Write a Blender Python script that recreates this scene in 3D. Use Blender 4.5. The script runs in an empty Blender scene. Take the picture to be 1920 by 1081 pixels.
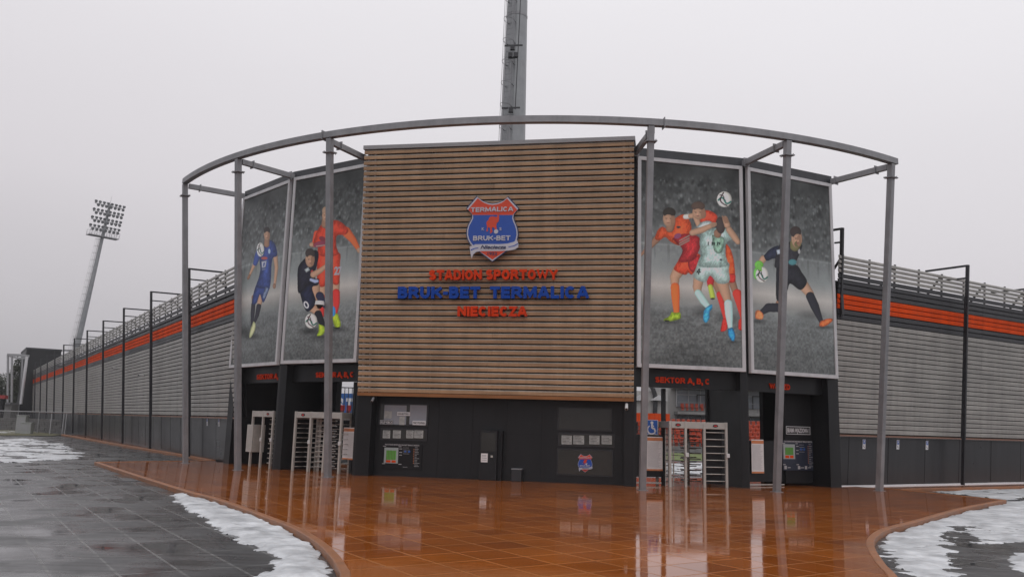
import bpy, bmesh, math, random
import numpy as np
from mathutils import Vector, Matrix
from mathutils.geometry import tessellate_polygon
random.seed(7); rng = np.random.default_rng(7)
scene = bpy.context.scene
C = scene.collection

# ------------------------------------------------------------ camera
F_PX, PITCH, ROLL, EYE = 1559.74, .1634, .0281, 1.9
cd = bpy.data.cameras.new('camera'); cam = bpy.data.objects.new('camera', cd); C.objects.link(cam)
cd.sensor_width = 36; cd.lens = F_PX / 1920 * 36; cd.clip_start = .1; cd.clip_end = 3000
cam.matrix_world = Matrix.Translation((0, 0, EYE)) @ Matrix.Rotation(math.pi/2 + PITCH, 4, 'X') @ Matrix.Rotation(ROLL, 4, 'Z')
scene.camera = cam
# ------------------------------------------------------------ overcast sky
world = bpy.data.worlds.new('World'); scene.world = world; world.use_nodes = True
wt = world.node_tree; wt.nodes.clear()
def wn(t, **k):
    n = wt.nodes.new(t)
    for a, b in k.items(): setattr(n, a, b)
    return n
tc = wn('ShaderNodeTexCoord'); sep = wn('ShaderNodeSeparateXYZ'); wt.links.new(tc.outputs['Generated'], sep.inputs[0])
nz = wn('ShaderNodeTexNoise'); nz.inputs['Scale'].default_value = 1.6; nz.inputs['Detail'].default_value = 5
mp = wn('ShaderNodeMapping'); mp.inputs['Scale'].default_value = (1, 1, 2.6)
wt.links.new(tc.outputs['Generated'], mp.inputs[0]); wt.links.new(mp.outputs[0], nz.inputs['Vector'])
ma = wn('ShaderNodeMath', operation='MULTIPLY_ADD'); wt.links.new(nz.outputs['Fac'], ma.inputs[0]); ma.inputs[1].default_value = .12
wt.links.new(sep.outputs['Z'], ma.inputs[2])
mx = wn('ShaderNodeMath', operation='MULTIPLY_ADD'); wt.links.new(sep.outputs['X'], mx.inputs[0]); mx.inputs[1].default_value = .10; wt.links.new(ma.outputs[0], mx.inputs[2])
cr = wn('ShaderNodeValToRGB'); wt.links.new(mx.outputs[0], cr.inputs[0])
e = cr.color_ramp.elements
e[0].position = .0; e[0].color = (.42, .405, .425, 1)
e[1].position = 1; e[1].color = (1.05, 1.05, 1.08, 1)
for p, c in ((.12, (.525, .505, .53, 1)), (.28, (.665, .64, .67, 1)), (.45, (.745, .725, .755, 1))):
    k = e.new(p); k.color = c
bg = wn('ShaderNodeBackground'); wt.links.new(cr.outputs[0], bg.inputs[0]); bg.inputs[1].default_value = 1.07
wo = wn('ShaderNodeOutputWorld'); wt.links.new(bg.outputs[0], wo.inputs[0])
sd = bpy.data.lights.new('sun', 'SUN'); sd.energy = .5; sd.angle = math.radians(60); sd.color = (1, .98, .95)
so = bpy.data.objects.new('sun', sd); C.objects.link(so); so.rotation_euler = (math.radians(28), 0, math.radians(15))
scene.view_settings.view_transform = 'Standard'; scene.view_settings.look = 'None'; scene.view_settings.exposure = 0.0; scene.view_settings.gamma = 1
scene.cycles.max_bounces = 6; scene.cycles.volume_max_steps = 64
LIT = .50       # how bright a white vertical surface shows under this sky

# ------------------------------------------------------------ survey geometry: the entrance stands on a circle
S = 1.9/1.8
XC, YC, TH0, RAD = 2.4913*S, 44.1923*S, -.1861, 18.12
ANG = [-.7515, -.5087, -.2763, .2763, .5087, .7515]
WL, WR = -.5797, 1.0249
HTOP = 11.85
def pol(R, a, z=0.):
    t = TH0 + a; return Vector((XC + R*math.sin(t), YC - R*math.cos(t), z))
class Face:
    def __init__(s, a, d, n): s.a, s.d, s.n = Vector(a), Vector(d), Vector(n)
    def p(s, u, z, w=0.): return s.a + s.d*u + s.n*w + Vector((0, 0, z))
FACES = []
for i in range(5):
    a, b = pol(RAD, ANG[i]), pol(RAD, ANG[i+1]); d = (b-a).normalized(); FACES.append(Face(a, d, (d.y, -d.x, 0)))
FLEN = [(pol(RAD, ANG[i+1]) - pol(RAD, ANG[i])).length for i in range(5)]
dl = Vector((math.sin(WL), math.cos(WL), 0)); FL = Face(pol(RAD, ANG[0]), dl, (-dl.y, dl.x, 0))
dr = Vector((math.sin(WR), math.cos(WR), 0)); FR = Face(pol(RAD, ANG[5]), dr, (dr.y, -dr.x, 0))
def ray(px, py):
    x, y = (px-960)/F_PX, (py-540.5)/F_PX
    c, s = math.cos(ROLL), math.sin(ROLL); u = x*c + y*s; v = -(-x*s + y*c)
    c, s = math.cos(PITCH), math.sin(PITCH); return Vector((u, c - v*s, s + v*c))
def uz(f, px, py, w=0.):
    a = f.a + f.n*w; r = ray(px, py); o = Vector((0, 0, EYE)); t = (a-o).dot(f.n)/r.dot(f.n); q = o + r*t
    return (q-a).dot(f.d), q.z
def gr(px, py, z=0.):
    r = ray(px, py); t = (z-EYE)/r.z; return (r.x*t, r.y*t)
def at(px, py, Y):
    r = ray(px, py); t = Y/r.y; return Vector((r.x*t, Y, EYE + r.z*t))
def proj(P):
    X, Y, Z = P[..., 0], P[..., 1], P[..., 2]-EYE; c, s = math.cos(PITCH), math.sin(PITCH)
    d = Y*c + Z*s; x = X/d; y = -(-Y*s + Z*c)/d; c, s = math.cos(ROLL), math.sin(ROLL)
    return 960 + F_PX*(x*c - y*s), 540.5 + F_PX*(x*s + y*c)

# ------------------------------------------------------------ materials
def lin(c): c = c/255.; return c/12.92 if c <= .04045 else ((c+.055)/1.055)**2.4
def L3(rgb, k=1.): return tuple(min(.95, lin(v)*k) for v in rgb)
def mat(name, col, rough=.5, metal=0., var=.12, vscale=3., bump=0., bscale=40., spec=.5, coat=0., coatr=.05, stretch=(1, 1, 1), emit=None, col2=None):
    m = bpy.data.materials.new(name); m.use_nodes = True; nt = m.node_tree; b = nt.nodes['Principled BSDF']
    tc = nt.nodes.new('ShaderNodeTexCoord'); mp = nt.nodes.new('ShaderNodeMapping'); mp.inputs['Scale'].default_value = stretch
    nt.links.new(tc.outputs['Object'], mp.inputs[0])
    n = nt.nodes.new('ShaderNodeTexNoise'); n.inputs['Scale'].default_value = vscale; n.inputs['Detail'].default_value = 6; n.inputs['Roughness'].default_value = .62
    nt.links.new(mp.outputs[0], n.inputs['Vector'])
    r = nt.nodes.new('ShaderNodeValToRGB'); nt.links.new(n.outputs['Fac'], r.inputs[0])
    c2 = col2 or col
    r.color_ramp.elements[0].position = .3; r.color_ramp.elements[0].color = tuple(v*(1-var) for v in col) + (1,)
    r.color_ramp.elements[1].position = .7; r.color_ramp.elements[1].color = tuple(min(1, v*(1+var)) for v in c2) + (1,)
    nt.links.new(r.outputs[0], b.inputs['Base Color'])
    b.inputs['Metallic'].default_value = metal; b.inputs['Specular IOR Level'].default_value = spec
    b.inputs['Coat Weight'].default_value = coat; b.inputs['Coat Roughness'].default_value = coatr
    mr = nt.nodes.new('ShaderNodeMapRange'); nt.links.new(n.outputs['Fac'], mr.inputs[0]); mr.inputs[1].default_value = .3; mr.inputs[2].default_value = .7
    mr.inputs[3].default_value = max(0, rough*.8); mr.inputs[4].default_value = min(1, rough*1.2); nt.links.new(mr.outputs[0], b.inputs['Roughness'])
    if bump:
        n2 = nt.nodes.new('ShaderNodeTexNoise'); n2.inputs['Scale'].default_value = bscale; n2.inputs['Detail'].default_value = 4; nt.links.new(mp.outputs[0], n2.inputs['Vector'])
        bp = nt.nodes.new('ShaderNodeBump'); bp.inputs['Strength'].default_value = bump; bp.inputs['Distance'].default_value = .01
        nt.links.new(n2.outputs['Fac'], bp.inputs['Height']); nt.links.new(bp.outputs[0], b.inputs['Normal'])
    if emit: b.inputs['Emission Color'].default_value = (*emit, 1); b.inputs['Emission Strength'].default_value = 1
    return m
M = {}
M['galv'] = mat('galvanised_steel', (.25, .25, .262), .5, .3, .16, 2.2, .1, 60)
M['galv_light'] = mat('galvanised_mast', (.27, .28, .29), .5, .3, .18, 1.2, .1, 30)
M['dark'] = mat('anthracite_panel', (.011, .0115, .0135), .42, 0, .15, .8, spec=.35)
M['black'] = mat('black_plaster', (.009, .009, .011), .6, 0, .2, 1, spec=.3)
M['darkglass'] = mat('dark_glass', (.03, .028, .024), .12, 0, .2, .7, spec=.5)
M['parapet'] = mat('dark_parapet_sheet', (.035, .037, .043), .45, 0, .12, 1)
M['frame'] = mat('white_aluminium', (.56, .555, .57), .45, 0, .06, 3)
M['wood'] = mat('oiled_wood_slats', (.365, .222, .125), .5, 0, .28, 1.1, .15, 18, stretch=(.6, .6, 9), spec=.35)
M['woodend'] = mat('wood_edge_board', (.27, .115, .04), .45, 0, .2, 1.5, .1, 18, stretch=(.6, .6, 6))
M['cap'] = mat('grey_capping', (.30, .30, .31), .5, 0, .08, 2)
M['woodtop'] = mat('pale_grey_slat_tops', (.36, .315, .265), .5, 0, .15, 1.5, .1, 18, stretch=(.6, .6, 6))
M['slat'] = mat('grey_brown_slats', (.31, .295, .275), .5, 0, .2, .7, .1, 20, stretch=(.6, .6, 5), coat=.15, coatr=.3)
M['slatdark'] = mat('charcoal_slats', (.028, .028, .033), .45, 0, .2, .7, stretch=(.6, .6, 5))
M['slatorange'] = mat('orange_slats', (.70, .070, .006), .7, 0, .12, .7, stretch=(.6, .6, 5), spec=.12)
M['plinth'] = mat('dark_grey_plinth', (.028, .029, .033), .33, 0, .16, .5, .05, 12)
M['post'] = mat('dark_steel_post', (.022, .022, .026), .45, .1, .2, 3)
M['turn'] = mat('turnstile_steel', (.42, .40, .37), .35, .1, .12, 4)
M['bar'] = mat('turnstile_bar', (.46, .44, .41), .3, .2, .1, 4)
M['rotor'] = mat('dull_rotor_steel', (.11, .10, .095), .35, .2, .15, 4)
M['letter_red'] = mat('red_letter_enamel', (.66, .045, .005), .6, 0, .1, 4, spec=.2)
M['letter_blue'] = mat('blue_letter_enamel', (.008, .060, .36), .6, 0, .1, 4, spec=.2)
M['crest_red'] = mat('crest_red', (.62, .05, .012), .4, 0, .05, 4)
M['crest_blue'] = mat('crest_blue', (.010, .07, .38), .4, 0, .05, 4)
M['crest_white'] = mat('crest_white', (.50, .50, .56), .4, 0, .05, 4)
M['crest_navy'] = mat('crest_navy', (.02, .03, .10), .4, 0, .05, 4)
M['paper'] = mat('printed_paper', (.72, .69, .69), .5, 0, .04, 6)
M['papergrey'] = mat('grey_paper', (.36, .37, .36), .5, 0, .25, 9)
M['ink'] = mat('grey_ink', (.38, .37, .38), .6, 0, .1, 6)
M['inkdark'] = mat('black_ink', (.02, .02, .02), .6, 0, .1, 6)
M['orangetape'] = mat('orange_print', (.62, .22, .09), .5, 0, .1, 6)
M['signblue'] = mat('blue_sign_paint', (.02, .10, .40), .35, 0, .06, 4)
M['signwhite'] = mat('white_sign_paint', (.68, .68, .70), .4, 0, .04, 4)
M['sky_reflection'] = mat('painted_sky_reflection', (.27, .285, .32), .15, 0, .06, 2)  # sky mirrored in the window glass, put in as a flat pale grey
M['green'] = mat('pitch_green_print', (.10, .34, .06), .5, 0, .1, 6)
M['mapgrey'] = mat('map_grey_print', (.33, .36, .36), .5, 0, .1, 6)
M['mapnavy'] = mat('map_navy_print', (.018, .024, .045), .4, 0, .1, 6)
M['led'] = mat('red_led', (.2, .0, .0), .4, emit=(.45, .01, .01))
M['cctv'] = mat('white_plastic', (.60, .60, .60), .4, 0, .05, 5)
M['seat'] = mat('orange_seat_plastic', (.42, .055, .020), .4, 0, .15, 2)
M['redseat'] = mat('red_seat_plastic', (.30, .015, .02), .4, 0, .15, 2)
M['concrete'] = mat('concrete', (.22, .215, .21), .7, 0, .2, 1.2, .2, 20)
M['render'] = mat('pale_render', (.36, .35, .34), .6, 0, .1, .7)
M['glass'] = mat('facade_glass', (.24, .26, .29), .1, 0, .2, .35)
M['blueboard'] = mat('blue_board', (.03, .12, .36), .5, 0, .1, 2)
M['cabinet'] = mat('pale_grey_cabinet', (.30, .31, .30), .5, 0, .1, 3)
M['bark'] = mat('bark', (.06, .045, .035), .8, 0, .3, 3, .4, 20)
M['leaf'] = mat('evergreen_leaves', (.022, .030, .018), .6, 0, .5, .8, col2=(.04, .05, .026))
M['turf'] = mat('winter_turf', (.10, .13, .03), .9, 0, .35, .4)
M['verge'] = mat('dead_grass_verge', (.09, .085, .04), .9, 0, .35, 1.5, .5, 20)
M['stone'] = mat('grey_stone_blocks', (.12, .115, .11), .7, 0, .3, 1.5, .3, 12)
M['redcover'] = mat('red_awning', (.30, .03, .03), .5)

def snow_mat():
    m = mat('wet_snow', (.36, .37, .385), .4, 0, .1, 1.6, .5, 14, col2=(.60, .61, .63)); b = m.node_tree.nodes['Principled BSDF']
    b.inputs['Subsurface Weight'].default_value = .25; b.inputs['Subsurface Radius'].default_value = (.03, .035, .04); b.inputs['Subsurface Scale'].default_value = .5
    return m
M['snow'] = snow_mat()
def weather(m, isl=.22, stain=.25):
    nt = m.node_tree; b = nt.nodes['Principled BSDF']; src = b.inputs['Base Color'].links[0].from_socket; g = nt.nodes.new('ShaderNodeNewGeometry')
    mr = nt.nodes.new('ShaderNodeMapRange'); nt.links.new(g.outputs['Random Per Island'], mr.inputs[0]); mr.inputs[3].default_value = 1-isl; mr.inputs[4].default_value = 1+isl*.6
    mp = nt.nodes.new('ShaderNodeMapping'); mp.inputs['Scale'].default_value = (1.3, 1.3, .12); nt.links.new(g.outputs['Position'], mp.inputs[0])
    n = nt.nodes.new('ShaderNodeTexNoise'); n.inputs['Scale'].default_value = 1.6; n.inputs['Detail'].default_value = 8; n.inputs['Roughness'].default_value = .7; nt.links.new(mp.outputs[0], n.inputs['Vector'])
    m2 = nt.nodes.new('ShaderNodeMapRange'); nt.links.new(n.outputs['Fac'], m2.inputs[0]); m2.inputs[1].default_value = .38; m2.inputs[2].default_value = .6; m2.inputs[3].default_value = 1-stain; m2.inputs[4].default_value = 1.04
    mu = nt.nodes.new('ShaderNodeMath'); mu.operation = 'MULTIPLY'; nt.links.new(mr.outputs[0], mu.inputs[0]); nt.links.new(m2.outputs[0], mu.inputs[1])
    mx = nt.nodes.new('ShaderNodeVectorMath'); mx.operation = 'SCALE'; nt.links.new(src, mx.inputs[0]); nt.links.new(mu.outputs[0], mx.inputs['Scale']); nt.links.new(mx.outputs[0], b.inputs['Base Color'])
for k_, a_, b_ in (('wood', .12, .15), ('woodtop', .2, .25), ('slat', .06, .16), ('slatorange', .10, .18), ('slatdark', .2, .2), ('plinth', .05, .3), ('dark', .0, .22), ('galv', .0, .14), ('parapet', 0, .2), ('frame', 0, .12), ('letter_red', .06, .1)): weather(M[k_], a_, b_)

def tile_mat(name, c1, c2, joint, size, ang, offx, offy, rough, jw, wet, streak=0., bands=False):
    """wet square paving laid on the world grid turned by ang"""
    m = bpy.data.materials.new(name); m.use_nodes = True; nt = m.node_tree; b = nt.nodes['Principled BSDF']
    N = nt.nodes.new; LK = nt.links.new
    g = N('ShaderNodeNewGeometry'); mp = N('ShaderNodeMapping'); mp.vector_type = 'TEXTURE'
    mp.inputs['Rotation'].default_value = (0, 0, ang); LK(g.outputs['Position'], mp.inputs[0])
    mp2 = N('ShaderNodeMapping'); mp2.inputs['Location'].default_value = (offx, offy, 0); LK(mp.outputs[0], mp2.inputs[0])
    br = N('ShaderNodeTexBrick'); br.offset = 0; br.squash = 1; LK(mp2.outputs[0], br.inputs['Vector'])
    br.inputs['Color1'].default_value = (*c1, 1); br.inputs['Color2'].default_value = (*c2, 1); br.inputs['Mortar'].default_value = (*joint, 1)
    br.inputs['Scale'].default_value = 1; br.inputs['Mortar Size'].default_value = jw; br.inputs['Mortar Smooth'].default_value = .4
    br.inputs['Brick Width'].default_value = size[0]; br.inputs['Row Height'].default_value = size[1]
    n1 = N('ShaderNodeTexNoise'); n1.inputs['Scale'].default_value = .55; n1.inputs['Detail'].default_value = 7; n1.inputs['Roughness'].default_value = .6; LK(mp.outputs[0], n1.inputs['Vector'])
    n3 = N('ShaderNodeTexNoise'); n3.inputs['Scale'].default_value = 28; n3.inputs['Detail'].default_value = 4; LK(mp.outputs[0], n3.inputs['Vector'])
    mix = N('ShaderNodeMix'); mix.data_type = 'RGBA'; mix.blend_type = 'MULTIPLY'; LK(br.outputs['Color'], mix.inputs['A'])
    rr = N('ShaderNodeValToRGB'); rr.color_ramp.elements[0].position = .32; rr.color_ramp.elements[0].color = (.62, .62, .62, 1); rr.color_ramp.elements[1].position = .68; rr.color_ramp.elements[1].color = (1.0, 1.0, 1.0, 1)
    LK(n1.outputs['Fac'], rr.inputs[0]); LK(rr.outputs[0], mix.inputs['B']); mix.inputs['Factor'].default_value = .8
    mix2 = N('ShaderNodeMix'); mix2.data_type = 'RGBA'; mix2.blend_type = 'MULTIPLY'; LK(mix.outputs['Result'], mix2.inputs['A'])
    r3 = N('ShaderNodeValToRGB'); r3.color_ramp.elements[0].position = .3; r3.color_ramp.elements[0].color = (.8, .8, .8, 1); r3.color_ramp.elements[1].position = .7; r3.color_ramp.elements[1].color = (1, 1, 1, 1)
    LK(n3.outputs['Fac'], r3.inputs[0]); LK(r3.outputs[0], mix2.inputs['B']); mix2.inputs['Factor'].default_value = .8
    out = mix2.outputs['Result']
    if bands:      # shallow grooves of the textured pavers hold darker damp streaks
        m5 = N('ShaderNodeMapping'); m5.inputs['Rotation'].default_value = (0, 0, math.radians(-3)); m5.inputs['Scale'].default_value = (.55, 6.5, 1); LK(g.outputs['Position'], m5.inputs[0])
        n5 = N('ShaderNodeTexNoise'); n5.inputs['Scale'].default_value = 1.0; n5.inputs['Detail'].default_value = 7; n5.inputs['Roughness'].default_value = .7; LK(m5.outputs[0], n5.inputs['Vector'])
        r5 = N('ShaderNodeValToRGB'); r5.color_ramp.elements[0].position = .40; r5.color_ramp.elements[0].color = (.30, .29, .28, 1); r5.color_ramp.elements[1].position = .54; r5.color_ramp.elements[1].color = (1, 1, 1, 1); LK(n5.outputs['Fac'], r5.inputs[0])
        mix5 = N('ShaderNodeMix'); mix5.data_type = 'RGBA'; mix5.blend_type = 'MULTIPLY'; mix5.inputs['Factor'].default_value = .85; LK(out, mix5.inputs['A']); LK(r5.outputs[0], mix5.inputs['B']); out = mix5.outputs['Result']
    LK(out, b.inputs['Base Color'])
    # wetness: where the water film lies the surface is mirror smooth
    ws = N('ShaderNodeMapping'); ws.inputs['Scale'].default_value = (streak if streak else 1, 1, 1) ; LK(mp2.outputs[0], ws.inputs[0])
    n2 = N('ShaderNodeTexNoise'); n2.inputs['Scale'].default_value = .8 if not streak else 1.6; n2.inputs['Detail'].default_value = 6; LK(ws.outputs[0], n2.inputs['Vector'])
    wr = N('ShaderNodeMapRange'); wr.inputs[1].default_value = .42 - wet*.2; wr.inputs[2].default_value = .62; wr.inputs[3].default_value = rough[0]; wr.inputs[4].default_value = rough[1]
    LK(n2.outputs['Fac'], wr.inputs[0])
    jm = N('ShaderNodeMath'); jm.operation = 'MULTIPLY_ADD'; LK(br.outputs['Fac'], jm.inputs[0]); jm.inputs[1].default_value = .12; LK(wr.outputs[0], jm.inputs[2])
    LK(jm.outputs[0], b.inputs['Roughness'])
    n4 = N('ShaderNodeTexNoise'); n4.inputs['Scale'].default_value = 2.2; n4.inputs['Detail'].default_value = 2; LK(mp.outputs[0], n4.inputs['Vector'])
    bp = N('ShaderNodeBump'); bp.inputs['Strength'].default_value = .10; bp.inputs['Distance'].default_value = .012; LK(n4.outputs['Fac'], bp.inputs['Height'])
    bj = N('ShaderNodeBump'); bj.inputs['Strength'].default_value = .12; bj.inputs['Distance'].default_value = .004; bj.invert = True; LK(br.outputs['Fac'], bj.inputs['Height']); LK(bp.outputs[0], bj.inputs['Normal'])
    LK(bj.outputs[0], b.inputs['Normal'])
    b.inputs['IOR'].default_value = 1.36
    return m
GA = math.radians(34)
M['terracotta'] = tile_mat('wet_terracotta_slabs', (.44, .125, .020), (.31, .082, .015), (.50, .20, .065), (.74, .74), GA, 0, -.08, (.02, .08), .018, .9)
M['greypave'] = tile_mat('wet_grey_pavers', (.098, .098, .10), (.072, .072, .075), (.18, .178, .175), (1.48, .74), math.radians(-56), 0.1, 0.1, (.05, .42), .022, .40, .0, True)
M['kerb'] = mat('orange_concrete_kerb', (.25, .098, .038), .5, 0, .25, 2.5, .2, 30)

# ------------------------------------------------------------ mesh helpers
class MB:
    def __init__(s): s.v, s.f = [], []
    def add(s, vs, fs):
        o = len(s.v); s.v += [tuple(x) for x in vs]; s.f += [tuple(i+o for i in f) for f in fs]; return s
    def hexa(s, p):   # 8 points: bottom 0-3, top 4-7
        return s.add(p, [(0, 3, 2, 1), (4, 5, 6, 7), (0, 1, 5, 4), (1, 2, 6, 5), (2, 3, 7, 6), (3, 0, 4, 7)])
    def box(s, x0, x1, y0, y1, z0, z1):
        return s.hexa([(x0, y0, z0), (x1, y0, z0), (x1, y1, z0), (x0, y1, z0), (x0, y0, z1), (x1, y0, z1), (x1, y1, z1), (x0, y1, z1)])
    def fbox(s, f, u0, u1, w0, w1, z0, z1):   # box in a facade's own axes
        q = [(u0, w0), (u1, w0), (u1, w1), (u0, w1)]
        return s.hexa([f.p(u, z0, w) for u, w in q] + [f.p(u, z1, w) for u, w in q])
    def beam(s, a, b, wx, wy, up=(0, 0, 1)):
        a, b = Vector(a), Vector(b); t = (b-a).normalized(); up = Vector(up)
        if abs(t.dot(up)) > .98: up = Vector((0, 1, 0))
        x = t.cross(up).normalized(); y = x.cross(t)
        q = [x*i*wx/2 + y*j*wy/2 for i, j in ((-1, -1), (1, -1), (1, 1), (-1, 1))]
        return s.hexa([a+k for k in q] + [b+k for k in q])
    def tube(s, a, b, r0, r1=None, n=10):
        a, b = Vector(a), Vector(b); r1 = r0 if r1 is None else r1; t = (b-a).normalized(); up = Vector((0, 0, 1)) if abs(t.z) < .95 else Vector((1, 0, 0))
        x = t.cross(up).normalized(); y = x.cross(t); vs = []
        for c, r in ((a, r0), (b, r1)): vs += [c + x*r*math.cos(k*2*math.pi/n) + y*r*math.sin(k*2*math.pi/n) for k in range(n)]
        return s.add(vs, [(k, (k+1) % n, n+(k+1) % n, n+k) for k in range(n)] + [tuple(range(n))[::-1], tuple(range(n, 2*n))])
    def prism(s, pts, z0, z1):
        n = len(pts); s.add([(p[0], p[1], z0) for p in pts] + [(p[0], p[1], z1) for p in pts], [(k, (k+1) % n, n+(k+1) % n, n+k) for k in range(n)])
        o = len(s.v) - 2*n
        for t in tessellate_polygon([[Vector((p[0], p[1], 0)) for p in pts]]): s.f.append(tuple(o+n+i for i in t)); s.f.append(tuple(o+i for i in t[::-1]))
        return s
    def fpoly(s, f, pts, w0, w1):   # polygon in (u,z) given thickness along the facade normal; w may be a function of z
        g = (lambda z, k: k) if not callable(w0) else None
        W0 = (lambda z: w0) if not callable(w0) else w0; W1 = (lambda z: w1) if not callable(w1) else w1
        n = len(pts); o = len(s.v); s.add([f.p(u, z, W0(z)) for u, z in pts] + [f.p(u, z, W1(z)) for u, z in pts], [(k, (k+1) % n, n+(k+1) % n, n+k) for k in range(n)])
        for t in tessellate_polygon([[Vector((u, z, 0)) for u, z in pts]]): s.f.append(tuple(o+n+i for i in t)); s.f.append(tuple(o+i for i in t[::-1]))
        return s
    def build(s, name, m, parent=None, bevel=0., smooth=False):
        me = bpy.data.meshes.new(name); me.from_pydata(s.v, [], s.f)
        bm = bmesh.new(); bm.from_mesh(me); bmesh.ops.recalc_face_normals(bm, faces=bm.faces)
        bm.to_mesh(me); bm.free()
        o = bpy.data.objects.new(name, me); C.objects.link(o); me.materials.append(m)
        if smooth:
            for p in me.polygons: p.use_smooth = True
        if bevel:
            b = o.modifiers.new('bevel', 'BEVEL'); b.width = bevel; b.segments = 2; b.limit_method = 'ANGLE'
        if parent is not None:
            o.parent = parent; o.matrix_parent_inverse = Matrix.Translation(-parent.location)
        return o
def tag(o, label, cat, group=None):
    o['label'] = label; o['category'] = cat
    if group: o['group'] = group
    return o
def thing(name, label, cat, loc=(0, 0, 0), group=None):
    o = bpy.data.objects.new(name, None); C.objects.link(o); o.location = loc; o.empty_display_size = .3
    bpy.context.view_layer.update()
    return tag(o, label, cat, group)
def structure(o): o['kind'] = 'structure'; return o
def copy_tree(o, parent=None):
    c = o.copy(); C.objects.link(c)
    if parent is not None: c.parent = parent
    for ch in list(o.children): copy_tree(ch, c)
    return c

_gl = {}
def glyph(ch, bold=.0, ext=.0, shear=0.):
    k = (ch, bold, ext, shear)
    if k not in _gl:
        cu = bpy.data.curves.new('t', 'FONT'); cu.body = ch; cu.offset = bold; cu.extrude = ext; cu.resolution_u = 4; cu.shear = shear
        o = bpy.data.objects.new('t', cu); C.objects.link(o); dg = bpy.context.evaluated_depsgraph_get()
        me = bpy.data.meshes.new_from_object(o.evaluated_get(dg)); v = [tuple(x.co) for x in me.vertices]; f = [tuple(p.vertices) for p in me.polygons]
        bpy.data.objects.remove(o); bpy.data.curves.remove(cu); bpy.data.meshes.remove(me)
        _gl[k] = (v, f)
    return _gl[k]
def text(f, s, box, w, m, parent, bold=.03, depth=.01, letters=False, name='lettering', shear=0., wfun=None, spacing=None):
    """writing laid into the (u,z) quad box = (u0,u1, z0 left, z1 left[, z0 right, z1 right]) of facade f"""
    u0, u1, a0, a1 = box[:4]; b0, b1 = box[4:] if len(box) > 4 else (a0, a1)
    full = glyph(s, bold, .5, shear); xs = [v[0] for v in full[0]]; ys = [v[1] for v in full[0]]
    X0, X1 = min(xs), max(xs); Y0, Y1 = 0 - bold, max(v[1] for v in glyph(s.replace(',', '').replace('.', '') or s, bold, .5, shear)[0])
    def mp(v, dx=0.):
        t = (v[0]+dx-X0)/(X1-X0); q = (v[1]-Y0)/(Y1-Y0); zl = a0 + (a1-a0)*q; zr = b0 + (b1-b0)*q; z = zl + (zr-zl)*t
        ww = (wfun(z) if wfun else w) + (v[2]+.5)*depth
        return f.p(u0 + (u1-u0)*t, z, ww)
    if not letters:
        return MB().add([mp(v) for v in full[0]], full[1]).build(name, m, parent)
    for i, ch in enumerate(s):
        if ch == ' ': continue
        g = glyph(ch, bold, .5, shear); r = max(v[0] for v in g[0]); R = max(v[0] for v in glyph(s[:i+1], bold, .5, shear)[0])
        MB().add([mp(v, R-r) for v in g[0]], g[1]).build('letter', m, parent)

def _arc(cx, cy, rx, ry, a0, a1, n=9): return [(cx+rx*math.cos(math.radians(a0+(a1-a0)*k/n)), cy+ry*math.sin(math.radians(a0+(a1-a0)*k/n))) for k in range(n+1)]
BLOCK = {'A': (.98, [[(0, 0), (.42, 1), (.58, 1), (1, 0)], [(.2, .27), (.8, .27)]]), 'B': (.86, [[(0, 0), (0, 1)], [(0, 1)]+_arc(.62, .78, .28, .22, 90, -90, 8)+[(0, .56)], [(0, .52)]+_arc(.66, .26, .34, .26, 90, -90, 8)+[(0, 0)]]),
 'C': (.90, [_arc(.5, .5, .5, .5, 42, 318, 16)]), 'D': (.9, [[(0, 0), (0, 1)], [(0, 1)]+_arc(.45, .5, .55, .5, 90, -90, 12)+[(0, 0)]]), 'E': (.78, [[(1, 1), (0, 1), (0, 0), (1, 0)], [(0, .5), (.9, .5)]]),
 'I': (.27, [[(.5, 0), (.5, 1)]]), 'J': (.7, [[(1, 1)]+_arc(.5, .3, .5, .3, 0, -180, 8)]), 'K': (.96, [[(0, 0), (0, 1)], [(1, 1), (.08, .42)], [(.35, .62), (1, 0)]]), 'L': (.72, [[(0, 1), (0, 0), (1, 0)]]),
 'M': (1.12, [[(0, 0), (0, 1)], [(1, 0), (1, 1)], [(.07, .97), (.5, .12), (.93, .97)]]), 'N': (.94, [[(0, 0), (0, 1)], [(1, 0), (1, 1)], [(.04, .97), (.96, .03)]]), 'O': (.94, [_arc(.5, .5, .5, .5, 90, 450, 20)]), 'P': (.83, [[(0, 0), (0, 1)], [(0, 1)]+_arc(.6, .72, .38, .28, 90, -90, 8)+[(0, .44)]]),
 'R': (.93, [[(0, 0), (0, 1)], [(0, 1)]+_arc(.58, .74, .34, .26, 90, -90, 8)+[(0, .48)], [(.5, .46), (1, 0)]]), 'S': (.84, [_arc(.5, .76, .46, .24, 25, 270, 10)+_arc(.5, .26, .5, .26, 90, -160, 10)]), 'T': (.86, [[(0, 1), (1, 1)], [(.5, 1), (.5, 0)]]),
 'U': (.88, [[(0, 1)]+_arc(.5, .38, .5, .38, 180, 360, 10)+[(1, 1)]]), 'W': (1.36, [[(0, 1), (.24, 0), (.5, .95), (.76, 0), (1, 1)]]), 'Y': (.94, [[(0, 1), (.5, .42), (1, 1)], [(.5, .42), (.5, 0)]]), 'Z': (.82, [[(0, 1), (1, 1), (0, 0), (1, 0)]]),
 '-': (.42, [[(0, .42), (1, .42)]]), ',': (.24, [[(.6, .02), (.2, -.28)]])}
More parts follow.
